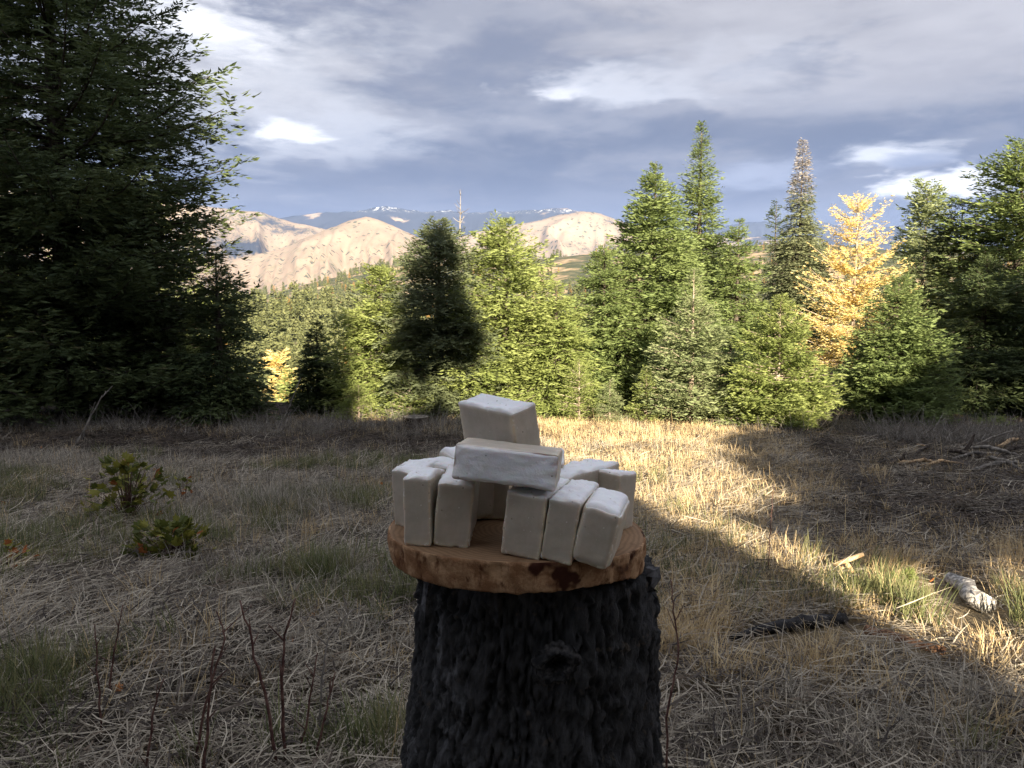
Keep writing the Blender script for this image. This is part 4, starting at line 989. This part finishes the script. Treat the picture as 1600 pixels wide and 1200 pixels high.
# small pine seedling
def seedling():
    b = G(1412, 925); H = .115; rng = np.random.default_rng(6); n = 520
    root = empty('pine_seedling', b); tag(root, 'small bright green pine seedling in the sunlit grass', 'seedling')
    st = [[(0, 0, -.01), (0, 0, H * .8)]]; P0, D0 = [], []
    for i in range(10):
        a_ = rng.uniform(0, 6.3); z = H * rng.uniform(.15, .75); e = np.array([math.cos(a_), math.sin(a_), .55]) * H * .55 * (1.15 - z / H)
        st.append([(0, 0, z), tuple(np.array([0, 0, z]) + e)])
    parts = []
    for s in st:
        s = np.array(s, float); parts.append(tube(s, [.003, .0015], 4, 0, rng, False)); t_ = rng.random(60)
        P0.append(s[0] + (s[1] - s[0]) * t_[:, None]); dd = rng.normal(0, .6, (60, 3)) + (s[1] - s[0]) / np.linalg.norm(s[1] - s[0]) * .9; D0.append(dd)
    P0, D0 = np.vstack(P0), np.vstack(D0); V, F = kites(P0, D0, np.full(len(P0), .030), np.full(len(P0), .0016), rng)
    link('needles', quads_mesh('needles', V, F, M['fir_light'], {'v': rng.random(len(F))}), root)
    v, f = join(parts); link('stem', quads_mesh('stem', v, f, M['bark_pale'], None, True), root)
seedling()
# lobed-leaf shrubs turning yellow
def leaf_mesh(seed, mat):
    rng = np.random.default_rng(seed); n = 15; v = [(0, 0, 0)]
    for i in range(n):
        a_ = -2.6 + 5.2 * i / (n - 1); r_ = (1.0 if i % 2 == 0 else .62) * (.62 + .38 * math.cos(a_ * .8)) * rng.uniform(.85, 1.1)
        v.append((r_ * math.sin(a_) * .62, .12 + r_ * math.cos(a_) * .62 + .18, -.18 * abs(math.sin(a_)) ** 2 * r_ + rng.normal(0, .03)))
    f = [(0, i, i + 1) for i in range(1, n)]
    me = bpy.data.meshes.new('leaf'); me.from_pydata(v, [], f); me.materials.append(M[mat]); me.attributes.new('v', 'FLOAT', 'POINT').data.foreach_set('value', np.full(len(v), rng.random(), np.float32)); return me
M['leaf_y'] = leafy('leaf_y', (.15, .155, .026), (.29, .26, .05), .35, nscale=14)
M['leaf_g'] = leafy('leaf_g', (.075, .095, .022), (.16, .165, .036), .3, nscale=14)
M['leaf_r'] = leafy('leaf_r', (.24, .07, .025), (.42, .16, .05), .35, nscale=14)
M['stem_red'] = solid('stem_red', lambda t, ob: t.mix(t.ss(t.noise(ob, 30, 3), .4, .6), (.055, .024, .020), (.13, .07, .055)), .8, .2)
LM = [leaf_mesh(i, m_) for i, m_ in enumerate(['leaf_y', 'leaf_g', 'leaf_y', 'leaf_g', 'leaf_r'])]
def shrub(label, px, py, w_, h_, n, ls, seed, mix=(.4, .4, .1), dep=.6):
    rng = np.random.default_rng(seed); b = G(px, py); sc = (P(px + 100, py, b.y).x - P(px, py, b.y).x) / 100; Wd, Hh = w_ * sc, h_ * sc
    root = empty('leafy_shrub', b); tag(root, label, 'shrub'); parts = []
    for i in range(n):
        a_ = rng.uniform(0, 6.283); q = rng.random() ** .6; zz = rng.uniform(.12, 1) ; rr = q * math.sqrt(max(0, 1 - (max(zz - .35, 0) / .68) ** 2))
        p = Vector((Wd * rr * math.cos(a_), Wd * dep * rr * math.sin(a_), Hh * zz)); 
        me = LM[4] if rng.random() < mix[2] else LM[int(rng.integers(0, 4))]
        s = ls * rng.uniform(.65, 1.25)
        o_ = link('leaf', me, root, p, (rng.uniform(.1, 1.25), rng.normal(0, .35), a_ - 1.57 + rng.normal(0, .5)), s)
        if i % 3 == 0: parts.append(tube([(0, 0, -.01), tuple(p * .5 + Vector((0, 0, Hh * .08))), tuple(p)], [.003, .002, .0012], 4, 0, rng, False))
    v, f = join(parts); link('stem', quads_mesh('stem', v, f, M['stem_red'], None, True), root)
shrub('tall yellow-green leafy shrub in the shaded grass at the left', 200, 815, 66, 100, 170, .070, 1, (.4, .4, .04))
shrub('low spreading yellow-green leafy shrub in front of the taller one', 268, 875, 66, 58, 150, .064, 2, (.4, .4, .04))
shrub('small red and green shrub at the left border', 12, 895, 45, 50, 34, .05, 3, (.3, .3, .45))
shrub('thin yellowing shrub right of the taller leafy shrub', 288, 795, 30, 50, 26, .042, 4, (.3, .3, .3))
# bare red-brown stems in the left foreground
def bare_stem(label, pts, y, rb=.004, seed=0, twigs=3, mat='stem_red', group='bare brown stems in the left foreground'):
    rb *= 1.3
    rng = np.random.default_rng(seed); b = G(*pts[0]) if y is None else None
    if y is None: y = b.y
    base = P(*pts[0], y); g_ = gz(base.x, y)
    W_ = [P(px, py, y + .03 * i) for i, (px, py) in enumerate(pts)]
    o0 = Vector((W_[0].x, W_[0].y, min(g_, W_[0].z))); W_ = ([o0 - Vector((0, 0, .02))] if W_[0].z > g_ + .02 else []) + W_
    q = np.array([np.array(v - o0) for v in W_]); t0 = np.linspace(0, 1, len(q)); t1 = np.linspace(0, 1, len(q) * 4)
    qq = np.stack([np.interp(t1, t0, q[:, i]) for i in range(3)], -1); qq[1:-1] += rng.normal(0, .0018, qq[1:-1].shape)
    parts = [tube(qq, np.linspace(rb, rb * .4, len(qq)), 5, .1, rng)]
    for i in range(twigs):
        k = rng.integers(len(qq) // 3, len(qq) - 2); d = np.array([rng.normal(0, .5), rng.normal(0, .5), 1]) * rng.uniform(.02, .06)
        parts.append(tube([qq[k], qq[k] + d], [rb * .5, rb * .2], 4, 0, rng, False))
    v, f = join(parts); return tag(link('bare_stem', quads_mesh('bare_stem', v, f, M[mat], None, True), loc=o0), label, 'stem', group)
bare_stem('bare stem bending left at its tip, lowest centre-left of the picture', [(432, 1196), (418, 1100), (395, 1010), (375, 938)], 2.0, .0042, 1)
bare_stem('tall dark bare stem with a curved tip, left of the pale forked twig', [(446, 1196), (440, 1060), (446, 990), (462, 935)], 2.02, .0042, 2)
bare_stem('short stout bare stem left of the curved ones', [(318, 1196), (326, 1110), (336, 1010)], 1.95, .0045, 3)
bare_stem('bare stem with a bent tip between the short stout one and the next', [(305, 1196), (320, 1100), (352, 995), (338, 955)], 2.05, .0034, 4)
bare_stem('slanting bare stem at the lower left', [(230, 1198), (238, 1120), (256, 1060)], 1.95, .0034, 5)
bare_stem('thin bare stem rising beside the grass at the left', [(155, 1100), (152, 1030), (148, 975)], 2.2, .0030, 6)
bare_stem('thin bare stem leaning right, left of the stump', [(490, 1196), (510, 1110), (524, 1050)], 2.0, .0032, 7)
bare_stem('forked bare stem just left of the stump', [(465, 1196), (480, 1120), (496, 1020)], 2.05, .0034, 8)
bare_stem('thin leaning stem among the left grass tufts', [(172, 1060), (182, 1000), (192, 945)], 2.4, .0030, 9)
bare_stem('pale forked dead twig in the left foreground', [(500, 1130), (504, 1050), (512, 1000), (540, 960), (565, 945)], 2.15, .0030, 10, 2, 'dead_wood', None)
bare_stem('thin dark stem with a red leaf right of the stump', [(1044, 1100), (1062, 1030), (1052, 950), (1048, 905)], 1.9, .0028, 11, 2, 'stem_red', None)
bare_stem('reddish seed stem standing at the edge of the sunlit grass', [(1200, 900), (1203, 840), (1206, 800), (1208, 756)], None, .0024, 12, 6, 'stem_red', None)
bare_stem('red branching stem above the pine seedling', [(1405, 890), (1408, 870), (1411, 845)], 3.9, .0022, 13, 6, 'stem_red', None)
bare_stem('long pale dead stem leaning in front of the huge fir', [(112, 708), (135, 665), (158, 622), (176, 603)], None, .0085, 14, 3, 'dead_wood', None)
bare_stem('shorter pale dead stem crossing beside the long one', [(128, 690), (138, 655), (149, 628)], None, .006, 15, 2, 'dead_wood', None)
bare_stem('thin slanting dead stem before the small dark pointed fir', [(425, 690), (450, 640), (470, 590)], 10.2, .008, 16, 3, 'dead_wood', None)
# fallen leaves
LL = [('single orange leaf standing in the grass just left of the soap', 598, 772, .030), ('orange leaf curled in the grass left of the stump', 452, 1008, .034), ('small orange leaf above the curled one', 487, 970, .026),
      ('orange leaf against the right side of the stump', 1048, 958, .034), ('yellow-orange leaf left of the charred log', 1122, 996, .036), ('small red leaf in the shaded grass right of the slab', 1122, 888, .024),
      ('orange leaf at the left border of the picture', 10, 790, .05), ('tan leaf beside the grey-white log', 1450, 912, .04), ('orange leaf low in the left grass', 195, 905, .03), ('pale tan leaf lying in the straw at lower left', 190, 1088, .036),
      ('red-brown leaf beside the leafy shrubs', 105, 810, .04), ('orange leaf near the top of the left grass', 62, 700, .045), ('yellow leaf right of the taller leafy shrub', 240, 735, .045)]
M['leaf_o'] = leafy('leaf_o', (.40, .13, .04), (.55, .24, .08), .35, nscale=14)
lo = leaf_mesh(12, 'leaf_o')
for i, (lb, px, py, s) in enumerate(LL):
    g_ = G(px, py + 6, .03 if i else .10); r_ = random.Random(i)
    tag(link('fallen_leaf', lo, loc=g_, rot=(r_.uniform(.4, 1.4), r_.uniform(-.5, .5), r_.uniform(0, 6.3)), scl=s), lb, 'leaf', 'orange leaves scattered in the grass')
# brush pile of cut wood on the right, the far little stump and loose sticks
sticks = [((1405, 730), (1470, 728), .016, 'chip', 'orange-lit cut pole lying at the left front of the brush pile'), ((1440, 733), (1512, 729), .014, 'chip', 'thin lit pole continuing the front edge of the brush pile'),
          ((1500, 706), (1590, 716), .020, 'dead_wood', 'grey branch lying flat through the middle of the pile'), ((1520, 742), (1600, 728), .018, 'dead_wood', 'grey pole slanting up at the right front of the pile'),
          ((1560, 704), (1610, 690), .020, 'chip', 'lit branch at the upper right of the pile'), ((1455, 700), (1420, 722), .016, 'bark', 'dark branch stub at the left end of the pile'),
          ((1470, 712), (1530, 720), .018, 'bark', 'dark branch across the left half of the pile'), ((1545, 720), (1608, 744), .016, 'dead_wood', 'branch sloping down right at the pile front'),
          ((1490, 722), (1560, 712), .014, 'dead_wood', 'thin grey stick on the middle of the pile'), ((1570, 712), (1612, 706), .022, 'bark', 'thick dark branch at the right border of the pile')]
for i, (a_, b_, r_, m_, lb) in enumerate(sticks):
    lying('branch', lb, 'branch', a_, b_, r_, r_ * .6, m_, 'cut branches in the brush pile', up=2.2, mid=(random.Random(i).uniform(-.05, .05), 0, .04), seed=20 + i)
def leaning(label, a_, b_, r_, mat, seed, y=None):
    A = G(*a_); Bp = P(*b_, A.y + .1); rng = np.random.default_rng(seed)
    tag(link('branch', stick_mesh(rng, [(0, 0, -.03), tuple((Bp - A) * .55 + Vector((.02, 0, .02))), tuple(Bp - A)], [r_, r_ * .8, r_ * .4], 7, .15, mat, 5), loc=A), label, 'branch', 'cut branches in the brush pile')
leaning('branch stub leaning up out of the brush pile', (1502, 712), (1524, 678), .022, 'bark', 1)
leaning('long branch leaning up right over the pile', (1505, 702), (1582, 673), .014, 'dead_wood', 2)
leaning('short pale stick leaning left behind the pile', (1456, 706), (1432, 694), .010, 'chip', 3)
leaning('thin stick leaning left behind the brush pile', (1478, 700), (1460, 672), .009, 'dead_wood', 4)
leaning('dark curved stub at the left end of the pile', (1402, 724), (1416, 706), .016, 'bark', 5)
lying('stick', 'long thin fallen stick lying behind the soap at the left', 'stick', (668, 672), (722, 684), .012, .008, 'dead_wood', seed=40)
lying('stick', 'pale stick on the bare earth at the left', 'stick', (218, 712), (252, 703), .010, .008, 'chip', seed=41)
lying('stick', 'pale stick lying across the foot of the huge fir', 'stick', (95, 676), (128, 672), .012, .008, 'chip', seed=42)
def little_stump():
    b = G(650, 668); rng = np.random.default_rng(9)
    root = empty('cut_stump', b); tag(root, 'low weathered cut stump at the foot of the grey-green fir', 'stump')
    v, f = tube([(0, 0, -.1), (0, 0, .05), (0, 0, .15)], [.23, .19, .175], 22, .07, rng, False); link('trunk', quads_mesh('trunk', v, f, M['bark'], None, True), root)
    th = np.linspace(0, 2 * np.pi, 24, endpoint=False); me = bpy.data.meshes.new('cut_face'); me.from_pydata([(0.17 * math.cos(t), .17 * math.sin(t), .151) for t in th], [], [tuple(range(24))]); me.materials.append(M['dead_wood']); link('cut_face', me, root)
little_stump()
print('TRIS', sum(len(o.data.polygons) * 2 for o in S.objects if o.type == 'MESH') // 1000, 'k  objects', len(S.objects))
